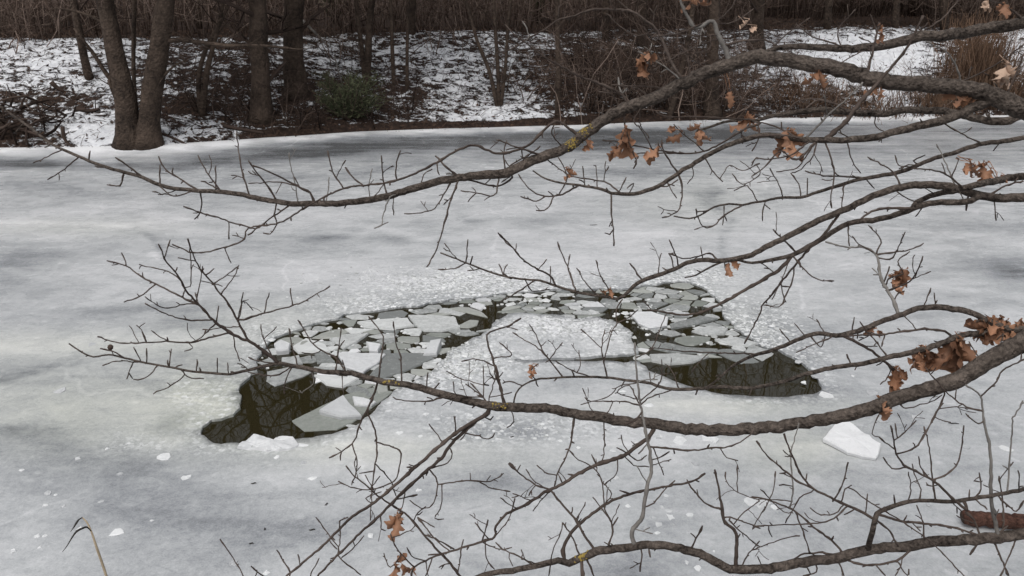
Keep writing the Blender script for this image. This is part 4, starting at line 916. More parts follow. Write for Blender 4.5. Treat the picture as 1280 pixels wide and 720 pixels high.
 (d2([(1150, 530), (1130, 420), (1100, 320), (1075, 230), (1090, 200), (1188, 165)]) + d3([(50, 175), (110, 135)]), 4, 1.8), (d2([(1110, 350), (1030, 320), (960, 330)]), 2, 1.4), (d2([(1188, 300), (1130, 245)]), 2, 1.6), (d2([(1075, 520), (1060, 495), (980, 430)]), 2.6, 1.6), (d2([(1060, 500), (1000, 425)]), 2, 1.4), (d2([(1062, 500), (1060, 350)]), 2, 1.4), (d2([(1075, 500), (1115, 400)]), 2, 1.4), (d2([(1080, 495), (1188, 470)]), 2, 1.5), (d2([(1060, 500), (940, 480), (925, 420)]), 2, 1.4), (d2([(1080, 440), (960, 410), (895, 375)]), 2, 1.4),
 (d2([(795, 455), (810, 380)]), 2, 1.6), (d2([(835, 470), (860, 425)]), 2, 1.6), (d2([(910, 510), (800, 510), (690, 505), (650, 490)]), 2.6, 1.6), (d3([(30, 520), (20, 440), (0, 345)]), 3.4, 2.4), (d3([(60, 545), (80, 600), (50, 630)]), 1.8, 1.4), 
 # lower main branch: hanging and descending
 (d2([(578, 425), (550, 520), (500, 620)]) + e2([(480, 110), (420, 160), (365, 190)]), 3.4, 1.8), (e2([(470, 130), (490, 200), (485, 260), (465, 310)]), 2.2, 1.4), (e2([(415, 165), (418, 200)]), 1.8, 1.5), (d2([(545, 550), (570, 640), (580, 710)]) + e2([(575, 200), (560, 300), (555, 400), (550, 470)]), 3, 1.5),
 (e2([(582, 110), (680, 155), (680, 230), (660, 290), (560, 330), (480, 325), (405, 295)]), 2.2, 1.6), (e2([(580, 210), (640, 290), (665, 360)]), 2, 1.4), (e2([(570, 240), (500, 258)]), 1.8, 1.3), (e2([(560, 320), (595, 270)]), 1.8, 1.4),
 (e2([(1080, -15), (960, 60), (880, 120), (800, 190), (720, 260), (640, 330), (560, 395), (460, 460), (400, 520), (340, 580), (260, 650), (180, 715), (120, 760)]), 5.5, 3), (e2([(1040, 15), (920, 120), (870, 190), (800, 250), (720, 320), (650, 390), (580, 460), (500, 530), (440, 590), (380, 650), (320, 715), (260, 780)]), 5, 3),
 (e2([(930, 80), (935, 40), (925, 0)]), 2.4, 1.6), (e2([(865, 110), (815, 35)]), 2, 1.5), (e2([(980, 75), (1040, 90), (1085, 105), (1110, 75)]), 2.2, 1.6), (e2([(1060, 0), (1090, 15), (1105, 0)]), 2, 1.6), (e2([(820, 245), (900, 210), (920, 170), (905, 140)]), 2.4, 1.6),
 (e2([(815, 250), (850, 290), (850, 340), (830, 400), (780, 415), (730, 380)]), 2.4, 1.5), (e2([(855, 310), (940, 295), (1020, 290), (1090, 295), (1150, 260)]), 2.4, 1.6), (e2([(1030, 290), (1100, 325), (1180, 340)]), 2, 1.5), (e2([(995, 290), (1000, 255)]), 1.6, 1.4), (e2([(880, 310), (870, 400), (840, 460), (880, 462)]), 2, 1.4), (e2([(700, 330), (700, 390), (680, 440)]), 2, 1.4), (e2([(660, 385), (765, 355)]), 2, 2),
 (e2([(410, 620), (415, 540), (410, 470)]), 2, 1.4), (e2([(410, 585), (360, 530), (305, 455)]), 2.2, 1.5), (e2([(415, 640), (470, 600), (520, 540)]), 2, 1.4), (e2([(410, 640), (510, 715)]), 2, 1.6), (e2([(595, 455), (600, 510), (620, 515)]), 1.8, 1.4), (e2([(190, 700), (130, 600)]), 2.2, 1.6), (e2([(235, 670), (225, 620)]), 1.8, 1.4), (e2([(280, 720), (320, 640)]), 2, 1.4), (e2([(420, 510), (415, 470), (450, 455)]), 1.8, 1.4), (e2([(560, 400), (530, 370), (600, 340)]), 1.6, 1.3), (e2([(110, 760), (60, 715), (15, 675)]), 2.2, 1.8), (e1([(1120, 760), (1080, 690), (1030, 610), (990, 555)]), 2.8, 2),
 (e3([(725, 35), (690, 90), (640, 130), (590, 170), (530, 195), (450, 220), (370, 260), (300, 305), (220, 345), (130, 400), (50, 440), (0, 495)]) + e2([(1110, 545), (1050, 565), (960, 595), (880, 620), (800, 650), (740, 690), (735, 730)]), 5.6, 2.6),
 (e3([(720, 50), (690, 110), (640, 170)]), 3, 2, 'grey'), (e3([(345, 0), (345, 60), (330, 150), (280, 250), (262, 320)]), 3, 1.8), (e3([(485, 30), (487, 150), (475, 215)]), 2.2, 1.6), (e3([(590, 175), (640, 200), (680, 175)]), 2, 1.4), (e3([(590, 175), (545, 145)]), 2, 1.6), (e3([(600, 180), (570, 120), (565, 85)]), 1.8, 1.4), (e3([(580, 190), (620, 220), (690, 228)]), 1.8, 1.4), (e3([(450, 225), (430, 175)]), 1.8, 1.4), (e3([(545, 200), (540, 260), (485, 310)]), 2, 1.4),
 (e3([(262, 330), (220, 360), (165, 428)]), 1.8, 1.4), (e3([(245, 335), (170, 290), (135, 240)]), 2, 1.4), (e3([(265, 270), (220, 255), (185, 220)]), 1.8, 1.4), (e3([(300, 305), (280, 260)]), 1.6, 1.3), (e3([(45, 440), (70, 430), (85, 370)]), 2, 1.6), (e3([(0, 550), (60, 460), (85, 370)]), 1.8, 1.4),
 (e2([(1050, 565), (1080, 470)]), 2.2, 2), (e2([(1080, 550), (1020, 480)]), 2, 1.6), (e2([(1060, 570), (1130, 600), (1188, 590)]), 2, 1.5), (e2([(1065, 560), (1075, 640), (1110, 690)]), 2, 1.4), (e2([(960, 600), (970, 555)]), 1.8, 1.5), (e2([(960, 605), (950, 680), (935, 710)]), 2.4, 1.6), (e2([(880, 622), (810, 625)]), 2, 1.8), (e2([(745, 680), (680, 610), (640, 530)]), 2.4, 1.6), (e2([(800, 650), (735, 630), (715, 590)]), 2, 1.4), (e2([(900, 600), (850, 560), (760, 455)]), 2.2, 2), (e2([(640, 680), (610, 615)]), 2, 1.4), (e2([(830, 640), (800, 720)]), 2, 1.6), (e2([(640, 545), (740, 510), (750, 480)]), 2, 1.5),
 (e2([(980, 760), (945, 710), (900, 650), (840, 590), (780, 520), (720, 450), (660, 410), (600, 370), (540, 320), (480, 270), (438, 222)]), 4, 2), (e2([(790, 530), (860, 560), (930, 600)]), 2.4, 2), (e2([(760, 460), (840, 500)]), 1.8, 1.5),
 # bottom branch
 (e3([(625, 578), (610, 520), (650, 470), (665, 410), (680, 320), (700, 240), (690, 160), (680, 100), (660, 0)]) + d3([(645, 490), (630, 350), (625, 245)]), 6.5, 2.2, 'grey'), (e3([(665, 420), (710, 390), (760, 330), (805, 290)]), 2.4, 1.6), (e3([(695, 135), (780, 145), (860, 155), (950, 148), (1060, 135), (1130, 95), (1160, 60)]), 3, 2), (e3([(1000, 150), (1040, 185), (1090, 200)]), 1.8, 1.4), (e3([(700, 200), (740, 185), (780, 160)]), 2, 1.8), (e3([(700, 140), (730, 200), (755, 265)]), 2, 1.4), (e3([(710, 220), (790, 195)]), 1.6, 1.3),
 (d3([(650, 520), (600, 440), (545, 470), (640, 500)]), 2, 1.4), (d3([(655, 520), (700, 490), (790, 460)]), 2.2, 1.5), (d3([(650, 520), (560, 510), (430, 510), (400, 490)]), 2.2, 1.4), (d3([(640, 430), (560, 440), (500, 490), (380, 525)]), 1.8, 1.3), (d3([(520, 515), (500, 560), (440, 560), (390, 450)]), 1.8, 1.3), (d3([(655, 510), (740, 420), (745, 320)]), 2, 1.4), (d3([(640, 320), (700, 270), (770, 110)]), 2, 1.3), (d3([(670, 560), (620, 600), (580, 610)]), 2.6, 2),
 (e3([(310, 650), (305, 590), (350, 510), (420, 450), (490, 400), (560, 365), (620, 345), (700, 330), (800, 310), (880, 295), (942, 258)]), 5, 2.8), (e3([(500, 400), (520, 350), (480, 300)]), 1.8, 1.4), (e3([(600, 350), (555, 335)]), 2.2, 1.8), (e3([(440, 600), (400, 540), (360, 470), (300, 400), (245, 335), (180, 310), (110, 260), (60, 210)]), 4, 2.2), (e3([(390, 640), (340, 540), (300, 480)]), 2.8, 2), (e3([(240, 720), (255, 610), (290, 530), (300, 478)]), 2.2, 1.6), (e3([(110, 260), (55, 215)]), 2.4, 2.6),
 (e3([(1090, 690), (1080, 530), (1025, 470), (1015, 400), (985, 240)]), 6, 2.6), (e3([(1010, 415), (940, 390), (880, 320), (858, 285)]), 2.8, 1.8), (e3([(1040, 455), (1100, 470), (1188, 505)]) , 2.4, 1.8), (e3([(1050, 470), (1110, 530), (1188, 590)]), 2.2, 1.6), (e3([(1070, 480), (1120, 430), (1188, 380)]), 2, 1.4), (e3([(1188, 370), (1090, 345), (1040, 300), (1030, 250)]), 2.6, 1.8), (e3([(1088, 340), (1085, 220)]), 2, 1.5), (e3([(880, 598), (930, 495)]), 3, 2.2),
 (e3([(500, 585), (520, 540), (520, 480), (490, 420), (480, 330), (475, 290), (440, 235), (370, 195), (330, 155)]), 2.6, 1.6), (e3([(520, 490), (550, 455)]), 2, 1.8), (e3([(510, 470), (435, 365)]), 2, 1.4), (e3([(648, 590), (655, 640), (648, 700)]), 2.6, 2.2), (e3([(690, 590), (697, 635)]), 2.8, 2), (e3([(385, 660), (390, 730)]), 5, 5), (e3([(395, 650), (430, 690), (440, 720)]), 3, 2), (e3([(185, 660), (100, 630), (30, 600), (0, 570)]), 2.6, 1.8), (e3([(1115, 690), (1130, 630), (1188, 560)]), 2.4, 1.6), (e3([(60, 640), (75, 675)]), 1.6, 1.3),
 # lower right thicket of the bottom fork
 (e4([(550, 460), (480, 425), (400, 390), (340, 360), (280, 330), (230, 280), (200, 220), (170, 150), (145, 80)]), 4.4, 2.4), (e4([(280, 330), (200, 290), (140, 240), (70, 180), (20, 110)]), 3, 2), (e4([(570, 455), (660, 470), (740, 478), (850, 490), (940, 510), (1010, 535)]), 4, 3), (e4([(410, 632), (370, 570), (290, 510), (220, 450), (180, 420), (120, 395), (60, 375), (0, 365)]), 3.4, 2.2), (e4([(195, 425), (230, 520), (262, 620)]), 2.6, 1.8), (e4([(565, 470), (620, 520), (655, 585)]), 3, 2.4),
 (e4([(965, 420), (900, 370), (840, 310), (780, 270), (720, 240), (680, 220), (650, 170), (640, 110), (625, 45)]), 4.4, 2.2), (e4([(820, 290), (880, 260), (930, 200), (955, 40)]), 2.6, 1.8), (e4([(690, 235), (630, 235), (590, 185)]), 2.4, 1.8), (e4([(650, 150), (600, 120), (570, 95)]), 2.2, 1.6), (e4([(655, 160), (720, 150), (770, 100), (820, 0), (865, -60)]), 2.6, 1.8), (e4([(835, 370), (810, 260), (800, 160), (775, 45)]), 2.6, 1.6), (e4([(655, 100), (690, 70), (740, 20)]), 2, 1.5), (e4([(655, 90), (645, 35)]), 1.8, 1.4),
 (e4([(1100, 550), (1085, 430), (1075, 330), (1075, 200), (1065, 110), (1040, 0)]) + d4([(1030, 490), (1000, 460), (960, 435)]), 6, 2.2, 'grey'), (d4([(1030, 485), (1100, 420), (1130, 370), (1224, 320), (1280, 300)]), 3, 2), (d4([(1040, 550), (980, 540), (900, 490), (830, 420), (780, 360)]), 2.6, 1.6), (d4([(1040, 600), (1020, 610), (960, 565)]), 2.4, 1.6), (d4([(865, 480), (820, 580), (780, 650), (735, 720)]), 2.4, 1.6), (d4([(680, 540), (760, 525), (820, 505), (855, 480)]), 2, 1.5), (d4([(850, 550), (920, 535), (1000, 545)]), 2, 1.5), (d4([(540, 655), (570, 570)]), 2, 1.8), (d4([(830, 590), (870, 600), (895, 605)]), 1.6, 1.3), (d4([(915, 490), (920, 450)]), 1.6, 1.3), (d4([(800, 395), (830, 360)]), 1.8, 1.4),
 (e4([(1130, 520), (1130, 420), (1112, 270)]), 2.8, 1.8), (e4([(1115, 290), (1180, 205)]), 2, 1.5), (e4([(1150, 340), (1160, 200), (1175, 0)]) + d4([(1180, 580), (1220, 505)]), 2.6, 2, 'grey'), (e4([(1000, 370), (1030, 330), (1022, 255)]), 2.2, 1.6), (e4([(980, 370), (978, 330)]), 1.8, 1.5), (e4([(1100, 360), (1150, 400), (1190, 430), (1224, 380)]), 2.6, 2), (e4([(1000, 380), (1060, 420)]), 2.4, 2), (e4([(1095, 540), (1150, 495)]), 2.6, 2), (e4([(1030, 540), (1000, 470), (960, 430)]), 3, 3),
 (e4([(430, 322), (520, 380), (600, 430), (700, 490), (780, 545), (860, 620), (950, 715), (990, 760)]), 2, 2), (e4([(0, 600), (60, 580), (150, 550), (215, 538)]), 3, 2.8), (e4([(755, 605), (650, 650), (540, 670), (460, 660), (380, 630), (300, 615), (220, 625), (185, 655)]), 3.6, 2.6), (e4([(1090, 575), (1130, 660), (1155, 720)]), 3.2, 2.6), (e4([(1195, 565), (1150, 650), (1120, 720)]), 2.4, 2), (e4([(1040, 580), (980, 625)]), 3.4, 2.6), (e4([(375, 378), (410, 300), (430, 210)]), 2.4, 1.8), (e4([(525, 435), (520, 350)]), 2, 1.6), (e4([(0, 510), (90, 350), (105, 250)]), 2.4, 1.8), (e4([(150, 480), (215, 370), (265, 345)]), 2, 1.6), (e4([(165, 430), (185, 330), (175, 180), (210, 30)]), 2.4, 1.6, 'grey'), (e4([(430, 420), (350, 470), (240, 485), (130, 490), (20, 495)]), 2.4, 1.8), (e4([(415, 405), (370, 440), (310, 445), (260, 415)]), 2, 1.5),
 (e4([(690, 378), (715, 320), (705, 250)]), 2, 1.4), (e4([(745, 365), (760, 330), (730, 260), (720, 215)]), 2, 1.4), (e4([(790, 280), (760, 230), (750, 180)]), 2.2, 1.6), (e4([(650, 390), (635, 355)]), 1.8, 1.5), (e4([(765, 560), (770, 480), (740, 400)]), 2.4, 1.6), (e4([(170, 430), (140, 430), (40, 330)]), 2, 1.4), (e4([(180, 320), (120, 310)]), 1.8, 1.5), (e4([(160, 380), (50, 375)]), 1.8, 1.4), (e4([(400, 660), (415, 720)]), 2.6, 2), (e4([(280, 650), (290, 700), (230, 720)]), 2.4, 2), (e4([(560, 680), (600, 720)]), 2.2, 2), (e4([(245, 660), (262, 710)]), 2, 1.6), (e4([(1000, 290), (1025, 295)]), 1.5, 1.3), (e4([(700, 720), (705, 690)]), 2, 2), (e4([(75, 510), (90, 545)]), 1.6, 1.3),
]
def nearest(u_, v_, maxlv=9):
    best = (1e9, None, 0)
    for q in polys:
        if q.lv > maxlv: continue
        dd = np.hypot(q.s[:, 0] - u_, q.s[:, 1] - v_) - q.s[:, 4] * .5
        k = int(np.argmin(dd))
        if dd[k] < best[0]: best = (dd[k], q, k)
    return best
far_tw = 0
for tw in TW:
    pt, da, db = tw[:3]
    da, db = (da * .86, db * .78) if da < 5 else (da * .92, db * .8)
    grey = len(tw) > 3
    P = [tuple(q) for q in pt]
    b0, b1 = nearest(*P[0]), nearest(*P[-1])
    if b1[0] < b0[0] - 10 and b0[0] > 8:
        P = P[::-1]; b0 = b1
    dist, par, k = b0
    a = par.s[k]
    if dist > 3:
        P = [(a[0], a[1])] + P
    else:
        P[0] = (a[0], a[1])
    P = np.array(P)
    L = np.concatenate([[0], np.cumsum(np.hypot(*np.diff(P, axis=0).T))]); Lm = L[-1] / F * a[3]; L /= max(L[-1], 1e-6)
    dz = random.gauss(0, .32) * Lm
    dz = max(min(dz, .45), -.40)
    dm_ = np.minimum(da + (db - da) * L, max(1.2, a[4] * .9))
    Q = np.column_stack([P, np.zeros(len(P)), a[3] + dz * L ** 1.2, dm_])
    q = Poly(); q.main = par.main; q.lv = par.lv + 1; q.par = par; q.grey = grey
    q.root = q if par.lv == 0 else par.root
    q.s = catmull(Q, 5.0)
    q.s[1:, 0] += RNG.normal(0, .35, len(q.s) - 1); q.s[1:, 1] += RNG.normal(0, .35, len(q.s) - 1)
    q.s[:, 3] = np.maximum(q.s[:, 3], 1.2)
    q.spurs = []
    polys.append(q)

def spur(u_, v_, d_, ang, L, dia, lv):
    """a short side shoot with a bud at its tip; returns list of strands"""
    n = max(3, int(L / 5) + 1)
    s_ = []
    cur = random.gauss(0, .5)
    dz = random.gauss(0, .5)
    x, y = u_, v_
    for i in range(n):
        s_.append((x, y, 0, d_ + dz * (i / n) * L / F * d_, dia * (1 - .25 * i / n)))
        a = ang + cur * i / n + random.gauss(0, .12)
        x += math.cos(a) * L / n; y += math.sin(a) * L / n
    s_ = np.array(s_)
    out = [s_]
    if lv < 1 and L > 14 and random.random() < .55:
        k = random.randint(1, n - 2)
        out += spur(s_[k, 0], s_[k, 1], s_[k, 3], ang + random.choice((-1, 1)) * random.uniform(.6, 1.1), L * random.uniform(.3, .6), dia * .85, lv + 1)
    return out
extra = {}
for q in polys:
    s_ = q.s
    acc = 0; nxt = random.uniform(8, 30)
    for i in range(2, len(s_) - 1):
        st = math.hypot(s_[i, 0] - s_[i - 1, 0], s_[i, 1] - s_[i - 1, 1]); acc += st
        if acc > nxt:
            acc = 0
            thin = s_[i, 4] < 4.5
            nxt = random.choice((5, 9, 16, 26, 40, 60)) if thin else random.uniform(45, 110)
            if s_[i, 4] > 12 and random.random() < .5: continue
            an = math.atan2(s_[i + 1, 1] - s_[i - 1, 1], s_[i + 1, 0] - s_[i - 1, 0]) + random.choice((-1, 1)) * random.uniform(.3, 1.35)
            L = random.choice((3, 4, 4, 5, 7, 9, 14, 20, 30)) if thin else random.choice((8, 14, 22, 30))
            extra.setdefault(id(q), []).extend(spur(s_[i, 0], s_[i, 1], s_[i, 3], an, L, min(1.5, s_[i, 4] * .65), 0))

OAKROOT = empty('oak_tree', TRUNK, 'grey-barked oak reaching bare branches with withered brown leaves over the pond from the right', 'tree')
def strand(mb, s_, sides, knob=False, tipbud=False, rough=0, mi=0):
    P3 = [at_depth(a, b_, d_) for a, b_, _, d_, _ in s_]
    rad = s_[:, 4] / F * s_[:, 3] * .5
    if knob:
        rad = rad * (1 + .35 * (RNG.random(len(rad)) < .16)) * (1 + .1 * (RNG.random(len(rad)) - .5))
    if tipbud and len(rad) > 2:
        rad = rad.copy(); rad[-2] *= 1.45; rad[-1] *= 1.1
    tube(mb, [tuple(p_) for p_ in P3], rad, sides, rough, mi)
def leafy_bud(mb, s_):
    pass
roots = {}
branch_objs = {}
for q in polys:
    if q.lv == 0:
        s_ = q.s
        mb = MB()
        P3 = [np.array(at_depth(a, b_, d_)) for a, b_, _, d_, _ in s_]
        rad = list(s_[:, 4] / F * s_[:, 3] * .5)
        if q.main not in ('fourth', 'middle_c', 'arch', 'bottom_fork'):
            e = P3[0]; dirn = P3[0] - P3[3]; dirn /= np.linalg.norm(dirn)
            tz = {'upper': .1, 'top': .3, 'third': -.05, 'middle': -.05, 'middle_b': .15, 'thin': .1, 'mid_lower': .0, 'lower': -.1, 'bottom': -.25}[q.main]
            tgt = np.array([TRUNK.x, TRUNK.y, e[2] + tz])
            if q.main in ('middle_b', 'thin', 'third', 'mid_lower'):
                tgt = tgt + np.array([-.12, 0, 0])
            m1 = e + dirn * .45; m2 = (m1 + tgt) / 2 + np.array([0, 0, .05])
            ext = catmull(np.array([tgt, m2, m1, e]), .06)[:-1]
            P3 = list(ext) + P3
            rad = list(np.linspace(rad[0] * 1.8, rad[0], len(ext))) + rad
        if q.main == 'bottom_fork':
            pass
        rad = np.array(rad)
        rad = rad * np.array([1 + .05 * n3(i * .23, 7.7, len(q.main)) + .05 * n3(i * 1.9, 2.2, 5) for i in range(len(rad))])
        tube(mb, P3, rad, 16, .13)
        for s2 in extra.get(id(q), []):
            strand(mb, s2, 5, True, True)
        branch_objs[q.main] = mb.part('branch', OAK, OAKROOT, TRUNK)
groups = {}
for q in polys:
    if q.lv > 0: groups.setdefault(id(q.root), []).append(q)
twig_n = 0
for gid, lst in groups.items():
    mb = MB()
    for q in lst:
        mi = 1 if q.grey else 0
        strand(mb, q.s, 7, True, True, .08, mi)
        for s2 in extra.get(id(q), []):
            strand(mb, s2, 5, True, True, 0, mi)
    o = mb.part('twig', [TWIG, GREYTWIG], branch_objs[lst[0].main], TRUNK)
    twig_n += 1
# trunk and upper limbs (out of the picture)
mb = MB()
tp = catmull(np.array([(TRUNK.x + .05, TRUNK.y, TRUNK.z - .1), (TRUNK.x, TRUNK.y, 1.4), (TRUNK.x + .02, TRUNK.y + .05, 2.6), (TRUNK.x + .15, TRUNK.y - .1, 4.5), (TRUNK.x + .1, TRUNK.y - .2, 8)]), .15)
tube(mb, tp, [.30 * (1 - .09 * max(0, p_[2])) + .12 * math.exp(-(p_[2] - TRUNK.z) * 3) for p_ in tp], 18, .08)
mb.part('trunk', OAK, OAKROOT, TRUNK)
for k in range(7):
    an = random.uniform(-1, 3.2) if k % 2 else random.uniform(2, 5)
    z_ = 4.2 + k * .5
    mb = MB()
    base_ = np.array((TRUNK.x + .12, TRUNK.y - .12, z_))
    pth = catmull(np.array([base_ + np.array((math.cos(an) * r_, math.sin(an) * r_, r_ * .5 + .1 * math.sin(r_ * 3 + k))) for r_ in (0, .7, 1.5, 2.4, 3.3)]), .15)
    tube(mb, pth, np.linspace(.06, .012, len(pth)), 8, .1)
    for i in range(5, len(pth), 2):
        dv = RNG.normal(0, 1, 3); dv[2] = abs(dv[2]); dv /= np.linalg.norm(dv)
        tube(mb, [pth[i] + dv * r_ * 1.0 + np.array((0, 0, .05 * r_)) for r_ in (0, .3, .6, .9)], [.012, .008, .006, .003], 4)
    mb.part('branch', OAK, OAKROOT, TRUNK)

# withered leaves, each bunch a sub-part of its branch
def oak_leaf(mb, base_, dirn, L, mi=0):
    dirn = dirn / np.linalg.norm(dirn)
    up = RNG.normal(0, 1, 3); side = np.cross(dirn, up); side /= np.linalg.norm(side); nor = np.cross(side, dirn)
    n = 18; verts = []
    curl = random.uniform(.5, 2.2) * random.choice((-1, 1)); fold = random.uniform(.2, 1.3); tw_ = random.gauss(0, .5)
    ctr = np.array(base_, float); ang = 0
    for i in range(n + 1):
        t_ = i / n
        env = (math.sin(math.pi * min(1, t_ * .93 + .03)) ** .7) * (.55 + .55 * t_)
        lob = 1 + .30 * math.cos(t_ * 2 * math.pi * 4.4)
        wd = L * .30 * env * lob * (.25 if t_ < .12 else 1)
        d_ = dirn * math.cos(ang) + nor * math.sin(ang); nn = -dirn * math.sin(ang) + nor * math.cos(ang)
        sd = side * math.cos(tw_ * t_) + nn * math.sin(tw_ * t_); n2 = np.cross(sd, d_)
        rip = L * (.09 * math.sin(t_ * 13 + 2) + .05 * math.sin(t_ * 31 + tw_ * 9))
        for w_, f_ in ((-1, 1), (-.5, .35), (0, 0), (.5, .35), (1, 1)):
            verts.append(ctr + sd * wd * w_ * math.cos(fold * abs(w_) * .7) + n2 * (wd * abs(w_) * math.sin(fold * abs(w_)) + rip * f_ * w_))
        ctr = ctr + d_ * L / n; ang += curl / n
    faces = [(i * 5 + j, i * 5 + j + 1, (i + 1) * 5 + j + 1, (i + 1) * 5 + j) for i in range(n) for j in range(4)]
    mb.add(verts, faces, mi)
LEAVES = [(786, 170, 3, 34, 0), (825, 190, 2, 28, 0), (777, 190, 2, 26, 0), (741, 183, 2, 20, 0), (872, 163, 3, 26, 0), (849, 172, 2, 22, 0), (935, 141, 4, 26, 0), (912, 121, 2, 22, 0), (990, 170, 5, 34, 0), (1022, 104, 3, 26, 0), (1110, 44, 2, 22, 0), (1097, 118, 2, 22, 0), (1207, 126, 4, 26, 0), (1222, 127, 3, 24, 0), (1260, 95, 4, 34, 1),
          (1215, 212, 3, 24, 0), (1237, 213, 3, 26, 0), (1250, 215, 2, 22, 0), (1136, 340, 3, 26, 0), (1112, 352, 2, 24, 0), (1196, 440, 6, 48, 0), (1155, 440, 6, 30, 0), (1148, 452, 3, 26, 0), (1129, 471, 4, 30, 0), (1101, 495, 3, 24, 0), (1244, 405, 6, 34, 0), (1262, 400, 6, 34, 0), (1274, 398, 5, 32, 0), (1236, 420, 3, 28, 0), (1250, 418, 4, 28, 0),
          (492, 652, 4, 28, 0), (497, 712, 4, 26, 0), (713, 215, 2, 18, 0), (765, 364, 2, 16, 0), (911, 331, 2, 16, 0), (866, 4, 3, 22, 0), (939, 37, 2, 18, 1), (800, 82, 4, 24, 0), (810, 72, 2, 20, 0), (1095, 417, 2, 20, 0), (668, 460, 2, 14, 0), (1255, 12, 3, 20, 0), (1235, 8, 2, 16, 1), (1213, 107, 2, 14, 1), (925, 88, 1, 12, 1)]
for u_, v_, n_, sz, pale in LEAVES:
    dist, q, k = nearest(u_, v_ - sz * .3)
    d_ = q.s[k, 3]
    a = np.array(at_depth(q.s[k, 0], q.s[k, 1], d_))
    tgt = np.array(at_depth(u_, v_, d_))
    mb = MB()
    for i in range(n_):
        st = a + RNG.normal(0, .006, 3)
        lb = tgt + np.array(at_depth(u_, v_, d_) - at_depth(u_, v_ + sz * .45, d_)) * .8 + RNG.normal(0, .008 + sz * .00016, 3)
        if dist < sz * .6:
            lb = a * .6 + lb * .4
        tube(mb, [st, (st + lb) / 2 + RNG.normal(0, .004, 3), lb], [.0012, .001, .001], 4)
        dn = np.array((random.gauss(0, .32), random.gauss(0, .32), -1 + random.gauss(0, .2)))
        oak_leaf(mb, lb, dn, sz / F * d_ * random.uniform(.8, 1.25))
    o = mb.part('leaf_cluster', PALELEAF if pale else LEAF, branch_objs[q.main], TRUNK)
mb = MB()
d0, q, k = nearest(143, 443); gp = np.array(at_depth(138, 434, q.s[k, 3])); gb = np.array(at_depth(q.s[k, 0], q.s[k, 1], q.s[k, 3]))
tube(mb, [gb, (gb + gp) / 2, gp], [.0012, .0012, .0012], 4)
tube(mb, [gp + np.array((0, 0, .0085)) * t_ for t_ in (-1, -.7, 0, .7, 1)], [.002, .006, .0085, .006, .002], 9)
mb.part('oak_gall', BRUSHD, branch_objs['lower'], TRUNK)
# yellow lichen patches
for u_, v_, n_ in [(735, 160, 16), (716, 176, 14), (722, 172, 6), (497, 477, 4), (631, 507, 6), (733, 694, 12)]:
    dist, q, k = nearest(u_, v_, 0)
    c_ = q.s[k]; mb = MB()
    for i in range(n_ * 3):
        kk = min(len(q.s) - 2, max(1, k + random.choice((-1, 0, 0, 1))))
        s_ = q.s[kk]; r_ = s_[4] / F * s_[3] * .5
        p0 = np.array(at_depth(s_[0], s_[1], s_[3])); p1 = np.array(at_depth(q.s[kk + 1, 0], q.s[kk + 1, 1], q.s[kk + 1, 3])); T_ = p1 - p0; p0 = p0 + T_ * random.random(); T_ /= np.linalg.norm(T_)
        nv = RNG.normal(0, .7, 3) + np.array((0, -.7, .7)); nv -= T_ * np.dot(nv, T_); nv /= np.linalg.norm(nv)
        b_ = np.cross(T_, nv); ctr = p0 + nv * r_ * 1.0; rr = random.uniform(.0025, .0065)
        ring = [ctr + (T_ * math.cos(a) + b_ * math.sin(a)) * rr * random.uniform(.7, 1.2) - nv * rr * .5 for a in np.linspace(0, 6.283, 7)[:-1]]
        mb.add(ring + [ctr + nv * rr * .45], [(i_, (i_ + 1) % 6, 6) for i_ in range(6)])
    mb.part('lichen_patch', LICHEN, branch_objs[q.main], TRUNK, smooth=False)

# ------------------------------------------------------------------ reed stem at the lower left (near bank)
p0 = at_depth(104, 647, 2.5)
root_xy = at_depth(140, 790, 2.55); gz = near_z(root_xy.x, root_xy.y)
rr = empty('reed', (root_xy.x, root_xy.y, gz), 'single bent dry reed stem with two dark hanging blades at the lower left', 'reed')
mb = MB()
pts_ = [np.array(at_depth(*q)) for q in [(103, 647, 2.5), (108, 652, 2.5), (114, 664, 2.5), (121, 685, 2.5), (128, 705, 2.52), (134, 725, 2.53), (140, 760, 2.55)]] + [np.array((root_xy.x, root_xy.y, gz - .05))]
pth = catmull(np.array(pts_), .02)
tube(mb, pth, np.interp(np.linspace(0, 1, len(pth)), [0, .1, .6, 1], [.0022, .0042, .006, .007]), 6)
mb.part('stem', REED, rr, rr.location)
for bl in ([(103, 647), (98, 650), (93, 658), (88, 665)], [(104, 660), (96, 664), (90, 672), (84, 682), (78, 690)]):
    mb = MB()
    if bl[0][1] == 660: bl = [(114, 664), (109, 659)] + bl
    q = catmull(np.array([np.array(at_depth(a, b_, 2.5 - .02 * i)) for i, (a, b_) in enumerate(bl)]), .012)
    tube(mb, q, np.interp(np.linspace(0, 1, len(q)), [0, .5, 1], [.0018, .0038, .0008]), 4)
    mb.part('blade', REEDDARK, rr, rr.location)

